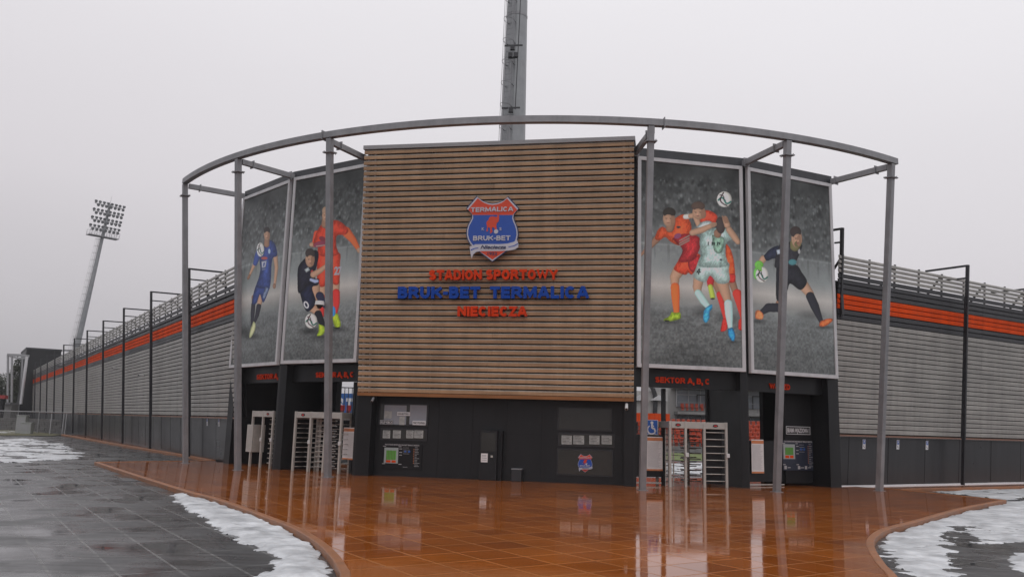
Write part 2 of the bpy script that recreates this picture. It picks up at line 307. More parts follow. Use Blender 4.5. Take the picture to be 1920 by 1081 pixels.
def block_text(f, s, box, w, m, parent, t=.25, depth=.05, wfun=None, gap=.10, joined=None):
    u0, u1, a0, a1 = box[:4]; b0, b1 = box[4:] if len(box) > 4 else (a0, a1); x = 0; lay = []
    for ch in s:
        if ch == ' ': x += .38; continue
        lay.append((ch, x)); x += BLOCK[ch][0] + gap
    tot = x - gap; allmb = MB()
    for ch, x0 in lay:
        W, strokes = BLOCK[ch]; mb = MB()
        for si, st in enumerate(strokes):
            P = [Vector((x0 + t/2 + q[0]*(W-t), t/2 + q[1]*(1-t))) for q in st]; L_, R_ = [], []
            if ch not in 'OCS' and len(P) > 1:          # square ends reach the letter's outline
                d0 = (P[0]-P[1]).normalized(); d1 = (P[-1]-P[-2]).normalized()
                if abs(d0.y) > .3 or abs(d0.x) > .95: P[0] = P[0] + d0*t/2*(.98 if si == 0 or ch in 'E' else .5)
                if abs(d1.y) > .3 or abs(d1.x) > .95: P[-1] = P[-1] + d1*t/2*.98
            closed = ch == 'O'; n = len(P)
            for i in range(n):
                a = P[i-1] if i else (P[-2] if closed else None); b = P[i+1] if i < n-1 else (P[1] if closed else None)
                d0 = (P[i]-a).normalized() if a is not None else None; d1 = (b-P[i]).normalized() if b is not None else None
                if d0 is None: d0 = d1
                if d1 is None: d1 = d0
                n0, n1 = Vector((-d0.y, d0.x)), Vector((-d1.y, d1.x)); mm = (n0+n1); mm = mm.normalized() if mm.length > 1e-4 else n0; k = min(1.9, 1/max(.2, mm.dot(n0)))
                L_.append(P[i]+mm*t/2*k); R_.append(P[i]-mm*t/2*k)
            ww1 = depth + .0025*si
            def to(q, dd):
                q = Vector((q.x, min(1.0, max(0.0 if ch != ',' else -.4, q.y)))); tt = q.x/tot; zl = a0+(a1-a0)*q.y; zr = b0+(b1-b0)*q.y; z = zl+(zr-zl)*tt; return f.p(u0+(u1-u0)*tt, z, (wfun(z) if wfun else w)+dd)
            o = len(mb.v)
            for i in range(n): mb.v += [tuple(to(L_[i], 0)), tuple(to(R_[i], 0)), tuple(to(R_[i], ww1)), tuple(to(L_[i], ww1))]
            for i in range(n-1):
                for j in range(4): mb.f.append((o+i*4+j, o+i*4+(j+1) % 4, o+(i+1)*4+(j+1) % 4, o+(i+1)*4+j))
            mb.f += [(o, o+1, o+2, o+3), (o+(n-1)*4, o+(n-1)*4+1, o+(n-1)*4+2, o+(n-1)*4+3)]
        if joined: allmb.add(mb.v, mb.f)
        else: mb.build('letter', m, parent)
    if joined: allmb.build(joined, m, parent)

# ============================================================ THE SETTING
GZ = -.11      # grey paving lies a kerb's height below the forecourt
def sheet(name, pts, z, m, sub=False):
    mb = MB(); mb.v = [(p[0], p[1], z) for p in pts]
    mb.f = [tuple(t) for t in tessellate_polygon([[Vector((p[0], p[1], 0)) for p in pts]])]
    o = mb.build(name, m); me = o.data
    if me.polygons[0].normal.z < 0: me.flip_normals()
    return structure(o)
sheet('ground', [(-900, -60), (900, -60), (900, 1500), (-900, 1500)], GZ, M['greypave'])
def smooth_line(p, n=6):
    out = []
    for i in range(len(p)-1):
        p0, p1, p2, p3 = p[max(0, i-1)], p[i], p[i+1], p[min(len(p)-1, i+2)]
        for k in range(n):
            t = k/n; out.append(tuple(.5*(2*b + (c-a)*t + (2*a-5*b+4*c-d)*t*t + (3*b-a-3*c+d)*t**3) for a, b, c, d in zip(p0, p1, p2, p3)))
    return out + [p[-1]]
left_edge = [gr(*q) for q in ((177, 865.5), (233, 884), (292, 903), (350, 921), (400, 934), (450, 951), (500, 970), (548, 989), (590, 1014), (618, 1040), (633, 1064), (638, 1081))] + [(-1.62, 8.4), (-1.5, 5), (-1.6, 1), (-2, -6)]
right_edge = [gr(*q) for q in ((1887, 937), (1806, 953), (1725, 976), (1671, 990), (1646, 1003), (1639, 1022), (1659, 1055), (1684, 1081))] + [(4.5, 9.3), (3.9, 6), (3.7, 2), (3.9, -6)]
left_edge = smooth_line(left_edge); right_edge = smooth_line(right_edge)
def wp(f, u, w): q = f.p(u, 0, w); return (q.x, q.y)

lj = gr(402, 862.5); rj = gr(1662, 914.5)
fore = left_edge + right_edge[::-1] + [rj, wp(FR, 1.2, 0)] + [(pol(13, a).x, pol(13, a).y) for a in (.9, .5, .2, -.2, -.5, -.9)] + [wp(FL, 1.0, 0), lj]
sheet('forecourt', fore, 0, M['terracotta'])
def kerb(name, line, side, wd=.13):
    mb = MB(); n = len(line); P = [Vector((*q, 0)) for q in line]; off = []
    for i in range(n):
        t = (P[min(n-1, i+1)] - P[max(0, i-1)]).normalized(); off.append(Vector((-t.y, t.x, 0))*side)
    sec = [(0, GZ), (-.004, -.004), (.012, .012), (wd-.01, .012), (wd, .002), (wd, GZ)]
    for i in range(n):
        for o, z in sec: q = P[i] + off[i]*o; mb.v.append((q.x, q.y, z))
    k = len(sec)
    for i in range(n-1):
        for j in range(k-1): mb.f.append((i*k+j, i*k+j+1, (i+1)*k+j+1, (i+1)*k+j))
    return structure(mb.build(name, M['kerb']))
kerb('kerb', left_edge, 1); kerb('kerb', right_edge, -1)
kerb('kerb', [right_edge[0], rj], 1, .12); kerb('kerb', [left_edge[0], lj], -1, .12)
# narrow terracotta footpaths along the two wings
def footpath(f, pts, ulen):
    k = [wp(f, u, w) for u, w in pts]
    sheet('footpath', [wp(f, pts[0][0], -.9)] + k + [wp(f, pts[-1][0], -.9)], -.02, M['terracotta'])
kl0 = gr(395, 862); 
def uw(f, q): d = Vector((q[0], q[1], 0)) - f.a; return d.dot(f.d), d.dot(f.n)
lpts = [uw(FL, gr(*q)) for q in ((395, 862), (330, 850), (230, 834), (160, 821.5), (115, 813.5))]
footpath(FL, lpts, 0); kerb('kerb', [wp(FL, u, w) for u, w in lpts], -1, .25)
rpts = [uw(FR, gr(*q)) for q in ((1690, 916.5), (1800, 914), (1920, 911.5))]; rpts.append((60, rpts[-1][1]))
footpath(FR, rpts, 0); kerb('kerb', [wp(FR, u, w) for u, w in rpts], 1, .15)

# ---- snow lying on the paving: height fields with ragged melting rims
def vnoise(x, y, seed):
    r = np.random.default_rng(seed).random((257, 257)); xi, yi = np.floor(x).astype(int), np.floor(y).astype(int); fx, fy = x-xi, y-yi
    fx = fx*fx*(3-2*fx); fy = fy*fy*(3-2*fy); g = lambda a, b: r[a % 257, b % 257]
    return (g(xi, yi)*(1-fx)+g(xi+1, yi)*fx)*(1-fy) + (g(xi, yi+1)*(1-fx)+g(xi+1, yi+1)*fx)*fy
def fbm(x, y, seed, oct=5, gain=.5):
    s, a, t = 0, 1, 0
    for o in range(oct): s = s + a*vnoise(x*2**o, y*2**o, seed+o); t += a; a *= gain
    return s/t
def inside(X, Y, poly):
    c = np.zeros(X.shape, bool); n = len(poly)
    for i in range(n):
        x0, y0 = poly[i]; x1, y1 = poly[(i+1) % n]
        if y0 == y1: continue
        k = ((y0 > Y) != (y1 > Y)) & (X < (x1-x0)*(Y-y0)/(y1-y0)+x0); c ^= k
    return c
def sdist(X, Y, poly):
    d = np.full(X.shape, 1e9); n = len(poly)
    for i in range(n):
        ax, ay = poly[i]; bx, by = poly[(i+1) % n]; ex, ey = bx-ax, by-ay; L = ex*ex+ey*ey+1e-12
        t = np.clip(((X-ax)*ex+(Y-ay)*ey)/L, 0, 1); d = np.minimum(d, np.hypot(X-ax-t*ex, Y-ay-t*ey))
    return np.where(inside(X, Y, poly), d, -d)
def snow(polypx, res, thick, rag, seed, holes=0., hs=.8, world_pts=None, feather=.3):
    poly = world_pts if world_pts else [gr(*q, GZ) for q in polypx]
    xs = [p[0] for p in poly]; ys = [p[1] for p in poly]; m = rag*1.2
    X, Y = np.meshgrid(np.arange(min(xs)-m, max(xs)+m, res), np.arange(min(ys)-m, max(ys)+m, res))
    d = sdist(X, Y, poly)/feather
    f = fbm(X/rag*.9+31, Y/rag*.9+17, seed); g = fbm(X*3.1, Y*3.1, seed+9)
    h = np.clip(d, -2, 1) + (f-.5)*3.2*rag/feather*.5
    if holes: h = h - holes*np.clip(fbm(X*hs+5, Y*hs*1.4+9, seed+21)*2.4-.75, 0, 1.4)
    H = np.where(h > 0, 1-np.exp(-np.clip(h, 0, 9)*2.2), h*.8)*thick*(.30+1.0*g+.30*(fbm(X*8.3, Y*8.3, seed+11, 3)-.3))
    kp = d > -99
    kp &= ~inside(X, Y, FORE_IN)
    H = np.where(h > 0, np.maximum(H, .003), -.012)
    ny, nx = X.shape; ok = (h > -.12) & kp
    q = ok[:-1, :-1] & ok[1:, :-1] & ok[:-1, 1:] & ok[1:, 1:]; iy, ix = np.nonzero(q)
    idx = iy*nx+ix; quads = np.stack([idx, idx+1, idx+1+nx, idx+nx], 1); used = np.unique(quads); rm = np.full(nx*ny, -1); rm[used] = np.arange(len(used)); quads = rm[quads]
    V = np.stack([X.ravel()[used], Y.ravel()[used], GZ + H.ravel()[used]], 1)
    me = bpy.data.meshes.new('snow_patch'); me.vertices.add(len(V)); me.vertices.foreach_set('co', V.astype(np.float32).ravel())
    me.loops.add(quads.size); me.loops.foreach_set('vertex_index', quads.astype(np.int32).ravel()); me.polygons.add(len(quads))
    me.polygons.foreach_set('loop_start', np.arange(0, quads.size, 4, dtype=np.int32)); me.update(calc_edges=True); me.shade_smooth()
    me.materials.append(M['snow']); o = bpy.data.objects.new('snow', me); C.objects.link(o); structure(o)
FORE_IN = fore
snow([(322, 921), (365, 925), (410, 940), (470, 962), (540, 985), (600, 1022), (628, 1060), (634, 1081), (636, 1130), (560, 1130), (455, 1092), (500, 1066), (512, 1048), (478, 1030), (430, 1008), (400, 985), (355, 960), (330, 945)], .03, .075, .30, 3, .45, 2.2)
snow([(-60, 822), (60, 822), (130, 832), (185, 851), (150, 860), (90, 866), (20, 868), (-60, 878)], .09, .06, .9, 12, 1.9, .7, feather=1.2)
snow([(-40, 806), (30, 808), (60, 812), (0, 812), (-40, 811)], .2, .06, .6, 14, .2, .4)
snow([(1640, 1008), (1668, 992), (1722, 977), (1806, 954), (1890, 938), (1960, 928), (1990, 985), (1870, 985), (1800, 990), (1775, 1010), (1790, 1040), (1800, 1075), (1820, 1130), (1720, 1130), (1680, 1082), (1655, 1055), (1638, 1025)], .035, .055, .40, 25, .7, 1.7, feather=.5)
snow([(1700, 917), (1800, 914), (1960, 911), (1980, 930), (1890, 938), (1840, 932), (1750, 922)], .07, .05, .45, 31, .8, .9)
snow([(1880, 1048), (1925, 1035), (1960, 1050), (1930, 1075), (1890, 1064)], .04, .04, .25, 37, .5, 1.5)
snow([(1800, 992), (1870, 975), (1990, 960), (2000, 1008), (1900, 1018), (1820, 1024)], .035, .035, .4, 39, .9, 2.2)
snow([(1700, 1010), (1790, 1000), (1800, 1081), (1850, 1120), (1740, 1110), (1690, 1060)], .03, .03, .3, 43, 1.1, 3.0)
# thin slush inside the stadium beyond the gates
snow([(1180, 868), (1420, 868), (1500, 885), (1180, 890)], .25, .06, 1.2, 41, .9, .3)
sheet('pitch', [(-2, 58), (60, 58), (80, 76), (4, 76)], GZ+.02, M['turf'])
sheet('verge', [gr(-200, 806), gr(20, 804), gr(118, 812.5), gr(100, 815), gr(0, 814), gr(-200, 815)], GZ+.05, M['verge'])

# ============================================================ ENTRANCE BUILDING
hub = pol(0, 0)
bld = thing('entrance_building', 'dark anthracite stadium entrance building with five flat facets', 'building', (FACES[2].p(4.9, 0, -2)))
def plan(R0, R1, a0=0, a1=5, pad=0.):
    o = [pol(R0, ANG[i]) for i in range(a0, a1+1)]; q = [pol(R1, ANG[i]) for i in range(a1, a0-1, -1)]
    return [(p.x, p.y) for p in o+q]
DEP = 3.0
MB().prism(plan(RAD, RAD-DEP), 4.0, 11.5).build('upper_wall', M['dark'], bld)
MB().prism(plan(RAD+.04, RAD-DEP-.04), 11.5, HTOP).build('parapet', M['parapet'], bld)
# pillars between the gateways: front corners, then tapering back along the radius
def pillar(pts, name='pillar', m='dark', z1=4.0): MB().prism([(p.x, p.y) for p in pts], GZ, z1).build(name, M[m], bld)
F0, F1, F2, F3, F4 = FACES
pillar([F0.p(0, 0), F0.p(.5, 0), F0.p(.35, 0, -3), F0.p(-.2, 0, -3)])
pillar([F0.p(FLEN[0]-.14, 0), pol(RAD, ANG[1]), F1.p(.36, 0), F1.p(.5, 0, -2.9), F1.p(.1, 0, -3.0)])
pillar([F1.p(FLEN[1]-.12, 0), pol(RAD, ANG[2]), F2.p(.52, 0), F2.p(.52, 0, -.55), F1.p(FLEN[1]-.3, 0, -2.9)])
pillar([F2.p(9.56, 0, -.55), F2.p(9.56, 0), pol(RAD, ANG[3]), F3.p(.1, 0), F3.p(.05, 0, -2.6)])
pillar([F3.p(FLEN[3]-.25, 0), pol(RAD, ANG[4]), F4.p(.06, 0), F4.p(.02, 0, -1), F3.p(FLEN[3]-.25, 0, -2.5)])
pillar([F4.p(3.86, 0), F4.p(FLEN[4], 0), F4.p(FLEN[4]+.05, 0, -3), F4.p(3.8, 0, -3)])
MB().fbox(F2, .53, 9.55, -2.6, -.5, GZ, 4.0).build('recessed_wall', M['dark'], bld)
mb = MB()
for u in (2.9, 4.15, 5.4, 6.65): mb.fbox(F2, u, u+.012, -.5, -.494, 0, 2.9)
for z in (1.62,): mb.fbox(F2, 2.9, 6.95, -.5, -.4955, z, z+.012)
mb.build('panel_joints', M['black'], bld)
for i in (0, 1, 3, 4):
    f = FACES[i]; MB().fbox(f, .1, FLEN[i]-.1, -.5, -.30, 3.36, 4.0).build('fascia', M['dark'], bld)
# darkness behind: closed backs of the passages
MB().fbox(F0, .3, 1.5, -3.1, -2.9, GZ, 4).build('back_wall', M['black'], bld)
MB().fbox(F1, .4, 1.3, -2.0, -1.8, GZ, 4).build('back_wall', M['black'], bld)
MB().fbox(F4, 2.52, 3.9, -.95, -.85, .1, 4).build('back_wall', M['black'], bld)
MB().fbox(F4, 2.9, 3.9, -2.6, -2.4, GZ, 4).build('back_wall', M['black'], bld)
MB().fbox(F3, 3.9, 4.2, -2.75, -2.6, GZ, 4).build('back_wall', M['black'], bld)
for a, b, w in ((F1, 3.33, -.62), (F3, 1.40, -.9), (F3, .10, -.9), (F4, .10, -.9)): MB().fbox(a, b, b+.13, w-.13, w, GZ, 3.36).build('mullion', M['dark'], bld)
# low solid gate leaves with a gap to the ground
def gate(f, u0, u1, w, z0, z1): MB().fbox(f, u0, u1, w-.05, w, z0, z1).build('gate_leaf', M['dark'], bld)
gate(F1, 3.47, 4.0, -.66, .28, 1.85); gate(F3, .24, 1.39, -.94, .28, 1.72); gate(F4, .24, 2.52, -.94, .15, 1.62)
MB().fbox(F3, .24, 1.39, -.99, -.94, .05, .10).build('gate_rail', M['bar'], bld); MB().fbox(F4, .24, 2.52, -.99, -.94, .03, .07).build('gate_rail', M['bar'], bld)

# ---- windows and the cash desk in the recessed wall
def px_box(f, w, x0, y0, x1, y1):
    u0, za = uz(f, x0, y0, w); u1, zb = uz(f, x1, y1, w); return u0, u1, zb, za
W2 = -.5
def win(x0, y0, x1, y1, m='darkglass', name='window'):
    u0, u1, z0, z1 = px_box(F2, W2+.02, x0, y0, x1, y1)
    fr = MB().fbox(F2, u0-.05, u1+.05, W2, W2+.03, z0-.05, z1+.05).build(name, M['post'], bld)
    MB().fbox(F2, u0, u1, W2+.031, W2+.036, z0, z1).build('pane', M[m], fr); return u0, u1, z0, z1, fr
wA = win(714, 758, 800, 796)
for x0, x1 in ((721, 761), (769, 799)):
    u0, u1, z0, z1 = px_box(F2, W2+.04, x0, 758.5, x1, 795.5); MB().fbox(F2, u0, u1, W2+.037, W2+.04, z0, z1).build('sky_reflection', M['sky_reflection'], wA[4])  # pale sheets over the pane stand in for reflected sky
u0, u1, z0, z1 = px_box(F2, W2+.05, 721, 770, 734, 784); MB().fbox(F2, u0, u1, W2+.041, W2+.044, z0, z1).build('notice', M['papergrey'], wA[4])
u0, u1, z0, z1 = px_box(F2, W2+.05, 749, 780, 758, 796); MB().fbox(F2, u0, u1, W2+.041, W2+.044, z0, z1).build('notice', M['papergrey'], wA[4])
def papers(xs, y0, y1, fr, m='papergrey'):
    for a, b in xs:
        u0, u1, z0, z1 = px_box(F2, W2+.05, a, y0, b, y1); MB().fbox(F2, u0, u1, W2+.037, W2+.042, z0, z1).build('notice', M[m], fr)
        mb = MB(); n = 5
        for k in range(n):
            zz = z1 - (z1-z0)*(k+.8)/(n+.8); mb.fbox(F2, u0+.03, u1-.04-.05*(k % 2), W2+.0425, W2+.044, zz, zz+.012)
        mb.build('print', M['inkdark'], fr)
wB = win(716, 804, 798, 824); papers(((718, 731), (737, 751), (762, 775), (777, 793)), 806, 821, wB[4])
wC = win(1048, 765, 1145, 806); wD = win(1049, 813, 1150, 836); papers(((1053, 1072), (1075, 1095), (1105, 1124), (1128, 1147)), 815.5, 832.5, wD[4])
wE = win(1047, 842, 1147, 891)
# white lettering plates in and on the left window
def plate(f, w, x0, y0, x1, y1, s, face, ink, label, border=None, name='sign', bold=.012, cat='sign', group=None, thick=.02, yr=None):
    """a small flat sign set at photo-measured place on facade f"""
    u0, u1, z0, z1 = px_box(f, w, x0, y0, x1, y1)
    t = thing(name, label, cat, f.p((u0+u1)/2, z0, w), group)
    MB().fbox(f, u0, u1, w, w+thick, z0, z1).build('plate', M[face], t)
    pu, pz = (u1-u0)*.06, (z1-z0)*.24
    if border:
        mb = MB(); bw = (z1-z0)*.06; q = .04*(z1-z0)
        for a, b, c, d in ((u0+q, u1-q, z0+q, z0+q+bw), (u0+q, u1-q, z1-q-bw, z1-q), (u0+q, u0+q+bw, z0+q+bw, z1-q-bw), (u1-q-bw, u1-q, z0+q+bw, z1-q-bw)): mb.fbox(f, a, b, w+thick, w+thick+.004, c, d)
        mb.build('border', M[border], t)
    if s: text(f, s, (u0+pu, u1-pu, z0+pz, z1-pz), w+thick, M[ink], t, bold, .005)
    return t
plate(F2, W2+.05, 713, 786.5, 736.5, 795.5, 'SKLEP KIBICA', 'post', 'signwhite', 'small black sign lettered SKLEP KIBICA at the corner of the pale ticket window', 'signwhite')
plate(F2, W2+.05, 745, 771.5, 769, 779, 'KASA BILETOWA 1', 'signwhite', 'inkdark', 'white strip sign KASA BILETOWA 1 in the middle of the ticket window')
plate(F2, W2+.05, 774, 788, 798, 796.5, 'PUNKT WYDAWANIA', 'signwhite', 'inkdark', 'white strip sign in the lower right corner of the ticket window')

# ---- stadium plan boards
def plan_board(f, w, x0, y0, x1, y1, label, face, heading, gx=(.04, .40), gy=(.15, .78), legend_row=False, thick=.03):
    u0, u1, z0, z1 = px_box(f, w, x0, y0, x1, y1); W, H = u1-u0, z1-z0
    t = thing('site_plan_board', label, 'information board', f.p((u0+u1)/2, z0, w))
    MB().fbox(f, u0, u1, w, w+thick, z0, z1).build('board', M[face], t); w += thick
    U = lambda a: u0 + W*a; Z = lambda a: z1 - H*a
    MB().fbox(f, U(gx[0]), U(gx[1]), w, w+.004, Z(gy[1]), Z(gy[0])).build('stands_plan', M['mapgrey'], t)
    g = (gx[1]-gx[0]); MB().fbox(f, U(gx[0]+g*.15), U(gx[1]-g*.15), w+.004, w+.008, Z(gy[1]-.14), Z(gy[0]+.11)).build('pitch_plan', M['green'], t)
    mb = MB()
    for k in range(6): mb.fbox(f, U(gx[0]+g*(.18+.11*k)), U(gx[0]+g*(.21+.11*k)), w+.008, w+.010, Z(gy[1]-.14), Z(gy[0]+.11))
    mb.build('mown_stripes', M['turf'], t)
    MB().fbox(f, U(gx[0]+g*.15), U(gx[0]+g*.48), w+.004, w+.008, Z(gy[1]-.03), Z(gy[1]-.12)).fbox(f, U(gx[0]+g*.55), U(gx[1]-g*.15), w+.004, w+.008, Z(gy[1]-.03), Z(gy[1]-.12)).build('orange_stand_plan', M['slatorange'], t)
    text(f, heading, (U(.05), U(.93), Z(.055), Z(.0)), w, M['ink'], t, .03, .004)
    mb = MB(); r = random.Random(3)
    for k in range(13): mb.fbox(f, U(.82), U(.82+r.uniform(.05, .13)), w, w+.003, Z(.12+.063*k), Z(.105+.063*k))
    for a, b in ((.0, .11), (.40, .11), (.42, .2), (.42, .34), (.0, .82), (.42, .82), (.42, .45)): mb.fbox(f, U(a), U(a+.075), w, w+.003, Z(b), Z(b-.028))
    for k in range(4): mb.fbox(f, U(.52), U(.52+r.uniform(.1, .2)), w, w+.003, Z(.14+.08*k), Z(.13+.08*k))
    for k in range(4): mb.fbox(f, U(.54+.03*k), U(.552+.03*k), w, w+.003, Z(.93), Z(.90))
    if legend_row:
        for a in (.04, .46, .68): mb.fbox(f, U(a), U(a+.07), w, w+.003, Z(.96), Z(.85)); mb.fbox(f, U(a+.1), U(a+.19), w, w+.003, Z(.92), Z(.895))
    mb.build('legend', M['ink'], t)
    mb = MB()
    for k in range(9): mb.fbox(f, U(.79), U(.805), w, w+.003, Z(.2+.07*k), Z(.17+.07*k))
    mb.build('legend_key', M['orangetape'], t)
    MB().fbox(f, U(.55), U(.60), w, w+.003, Z(.32), Z(.25)).build('pictogram', M['signblue'], t); MB().fbox(f, U(.65), U(.70), w, w+.003, Z(.32), Z(.25)).build('pictogram', M['signblue'], t)
plan_board(F2, W2+.002, 719, 831, 790, 880, 'dark stadium plan with green pitch below the ticket window papers', 'black', 'PLAN STADIONU SPORTOWEGO BRUK-BET TERMALICA NIECIECZA')
plan_board(F4, -.845, 1466, 825, 1527, 881, 'navy stadium plan with green pitch under the BRAMA WJAZDOWA sign', 'mapnavy', 'PLAN STADIONU SPORTOWEGO BRUK-BET TERMALICA NIECIECZA', gx=(.02, .38), gy=(.12, .62), legend_row=True)
plate(F4, -.84, 1472.5, 797.5, 1519, 815, 'BRAMA WJAZDOWA 1', 'inkdark', 'signwhite', 'black sign with white border lettered BRAMA WJAZDOWA 1', 'signwhite', bold=.012)

# ---- tall printed notices beside the gates
def notice(f, w, x0, y0, x1, y1, label):
    u0, u1, z0, z1 = px_box(f, w, x0, y0, x1, y1); H = z1-z0
    t = thing('notice_board', label, 'notice', f.p((u0+u1)/2, z0, w), 'tall white regulations notices by the gates')
    MB().fbox(f, u0, u1, w, w+.02, z0, z1).build('board', M['paper'], t)
    MB().fbox(f, u0, u1, w+.02, w+.024, z1-H*.12, z1-H*.03).fbox(f, u0, u1, w+.02, w+.024, z0+.002, z0+H*.05).build('orange_band', M['orangetape'], t)
    mb = MB(); r = random.Random(5); n = 26
    for k in range(n):
        z = z1 - H*(.17 + .74*k/n); mb.fbox(f, u0+.04, u1-.05-r.random()*.12, w+.02, w+.022, z-.010, z)
    mb.build('printed_lines', M['ink'], t)
notice(F1, -.62, 645.5, 800.5, 667.5, 862, 'tall white notice right of the left turnstiles, next to the pillar')
notice(F3, -.90, 1212.5, 817.5, 1242, 882, 'tall white notice under the blue wheelchair sign')
notice(F4, -.90, 1408, 823, 1432, 886.5, 'tall white notice on the low gate below the orange seats')

# wheelchair sign
u0, u1, z0, z1 = px_box(F3, -.9, 1211.5, 786, 1233, 814.5)
t = thing('wheelchair_sign', 'blue square sign with white wheelchair symbol', 'sign', F3.p((u0+u1)/2, z0, -.9))
MB().fbox(F3, u0, u1, -.9, -.88, z0, z1).build('plate', M['signwhite'], t)
MB().fbox(F3, u0+.015, u1-.015, -.88, -.876, z0+.015, z1-.015).build('blue_field', M['signblue'], t)
mb = MB(); cw, ch = (u0+u1)/2, z0; Hs = z1-z0; W_ = -.870
def wt(a, b): return (u0+(u1-u0)*a, z1-Hs*b)
def stroke(mb, f, a, b, w, r):
    a, b = Vector(a), Vector(b); d = (b-a).normalized(); n = Vector((-d.y, d.x))*r; mb.fpoly(f, [tuple(a+n), tuple(b+n), tuple(b-n), tuple(a-n)], w-.006, w)
hc = wt(.48, .20); mb.fpoly(F3, [(hc[0]+.055*math.cos(k*.5236), hc[1]+.055*math.sin(k*.5236)) for k in range(12)], W_-.006, W_)
stroke(mb, F3, wt(.48, .30), wt(.50, .58), W_, .035); stroke(mb, F3, wt(.50, .57), wt(.68, .57), W_, .03); stroke(mb, F3, wt(.68, .57), wt(.76, .78), W_, .03); stroke(mb, F3, wt(.76, .78), wt(.84, .75), W_, .025); stroke(mb, F3, wt(.49, .42), wt(.66, .42), W_, .02)
rc = wt(.45, .66); R_ = .15; q = [(rc[0]+R_*math.cos(a*.2618), rc[1]+R_*math.sin(a*.2618)) for a in range(8, 25)]
for a, b in zip(q, q[1:]): stroke(mb, F3, a, b, W_, .02)
mb.build('wheelchair_symbol', M['signwhite'], t)
MB().fbox(F3, u0+.06, u1-.06, -.876, -.872, z0+.035, z0+.05).build('small_print', M['signwhite'], t)

# ---- red sector signs above the gateways
def sector(f, w, s, x0, y0, y1, x1, y2, y3, label):
    u0, a1 = uz(f, x0, y0, w); _, a0 = uz(f, x0, y1, w); u1, b1 = uz(f, x1, y2, w); _, b0 = uz(f, x1, y3, w)
    z0, z1 = (a0+b0)/2, (a1+b1)/2
    t = thing('sector_sign', label, 'sign', f.p((u0+u1)/2, z0, w)); block_text(f, s, (u0, u1, z0, z1), w, M['letter_red'], t, .24, .04)
sector(F0, -.296, 'SEKTOR A, B, C', 483, 701, 711, 540, 699, 709, 'red letters SEKTOR A, B, C over the leftmost gateway, partly behind the pillar')
sector(F1, -.296, 'SEKTOR A, B, C', 593.5, 697.5, 708, 664, 696.5, 706, 'red letters SEKTOR A, B, C between the left pillar and the wooden screen')
sector(F3, -.296, 'SEKTOR A, B, C', 1228, 706, 717, 1330, 709.5, 720, 'red letters SEKTOR A, B, C over the gateway with the wheelchair sign')
sector(F4, -.296, 'WJAZD', 1441.5, 718, 728, 1480, 720, 731, 'red letters WJAZD over the rightmost gateway')

# ---- ticket machine cabinet and litter bin
f = F2
t = thing('service_cabinet', 'tall black cabinet with a dark screen and a white note, standing at the wall', 'cabinet', f.p(4.8, 0, -.4))
cu0, cu1, cz0, cz1 = px_box(f, -.2, 900, 806, 930, 903.5)
MB().fbox(f, cu0, cu1, -.5, -.2, 0.0, cz1).build('body', M['dark'], t, .01)
MB().fbox(f, cu1+.005, cu1+.16, -.5, -.30, 0.0, cz1).build('side_panel', M['black'], t)
MB().fbox(f, cu0+.06, cu1-.06, -.2, -.192, cz1-.72, cz1-.08).build('screen', M['darkglass'], t)
q = px_box(f, -.19, 902, 849, 914, 866); MB().fbox(f, q[0], q[1], -.2, -.194, q[2], q[3]).build('paper_note', M['paper'], t)
MB().fbox(f, q[0]+.03, q[1]-.03, -.194, -.192, q[2]+.06, q[2]+.08).fbox(f, q[0]+.03, q[1]-.05, -.194, -.192, q[3]-.1, q[3]-.06).fbox(f, q[0]+.03, q[1]-.03, -.194, -.192, q[3]-.17, q[3]-.14).build('print', M['ink'], t)
q = px_box(f, -.19, 920, 853, 924, 857); MB().fbox(f, q[0], q[1], -.2, -.18, q[2], q[3]).build('lock', M['bar'], t, .004)
u0, u1, z0, z1 = px_box(f, -.2, 959, 880, 977, 905)
t = thing('litter_bin', 'small dark rectangular litter bin with a pale lid edge by the wall', 'bin', f.p((u0+u1)/2, 0, -.35))
MB().fbox(f, u0, u1, -.5, -.2, 0.0, .40).build('body', M['plinth'], t, .012); MB().fbox(f, u0-.012, u1+.012, -.5, -.185, .405, .44).build('lid', M['galv'], t, .008)

# ============================================================ WOODEN SLAT SCREEN (leans outward)
SZ0, SZ1 = 2.83, 11.93
def sw(z): return .12 + (z-SZ0)/(SZ1-SZ0)*.74
scr = thing('slat_screen', 'tall screen of horizontal brown wooden slats carrying the crest and stadium name', 'cladding', F2.p(4.95, SZ0, .1))
def slat_run(mb, f, u0, u1, z, w, hf, hs, back=.05, jog=0.):
    """one louvre: a vertical face with a bevel above it that looks to the sky"""
    sec = [(w-back, z-.0), (w, z), (w, z+hf), (w-hs*.8, z+hf+hs), (w-back-.02, z+hf+hs)]
    n = len(sec); A = [f.p(u0, zz, ww) for ww, zz in sec]; B = [f.p(u1, zz, ww) for ww, zz in sec]
    mb.add(A+B, [(k, (k+1) % n, n+(k+1) % n, n+k) for k in range(n)] + [tuple(range(n)), tuple(range(n, 2*n))])
mb = MB(); n = 45; pit = (SZ1-.10-SZ0-.12)/n; r = random.Random(2)
for k in range(n):
    z = SZ0 + .14 + pit*k
    for a, b in (((0.0, 4.93), (4.934, 9.89)) if k % 3 else ((0.0, 9.89),)): slat_run(mb, F2, a+r.uniform(-.008, .008), b+r.uniform(-.004, .004), z+r.uniform(-.002, .002), sw(z), .112, .050)
sl = mb.build('slats', M['wood'], scr); sl.data.materials.append(M['woodtop'])
for p in sl.data.polygons:
    if .3 < p.normal.z < .95: p.material_index = 1  # upward bevels get a paler grey than the brown fronts
MB().fpoly(F2, [(0, SZ0), (9.89, SZ0), (9.89, SZ0+.12), (0, SZ0+.12)], lambda z: sw(z)-.09, lambda z: sw(z)+.012).build('bottom_board', M['woodend'], scr)
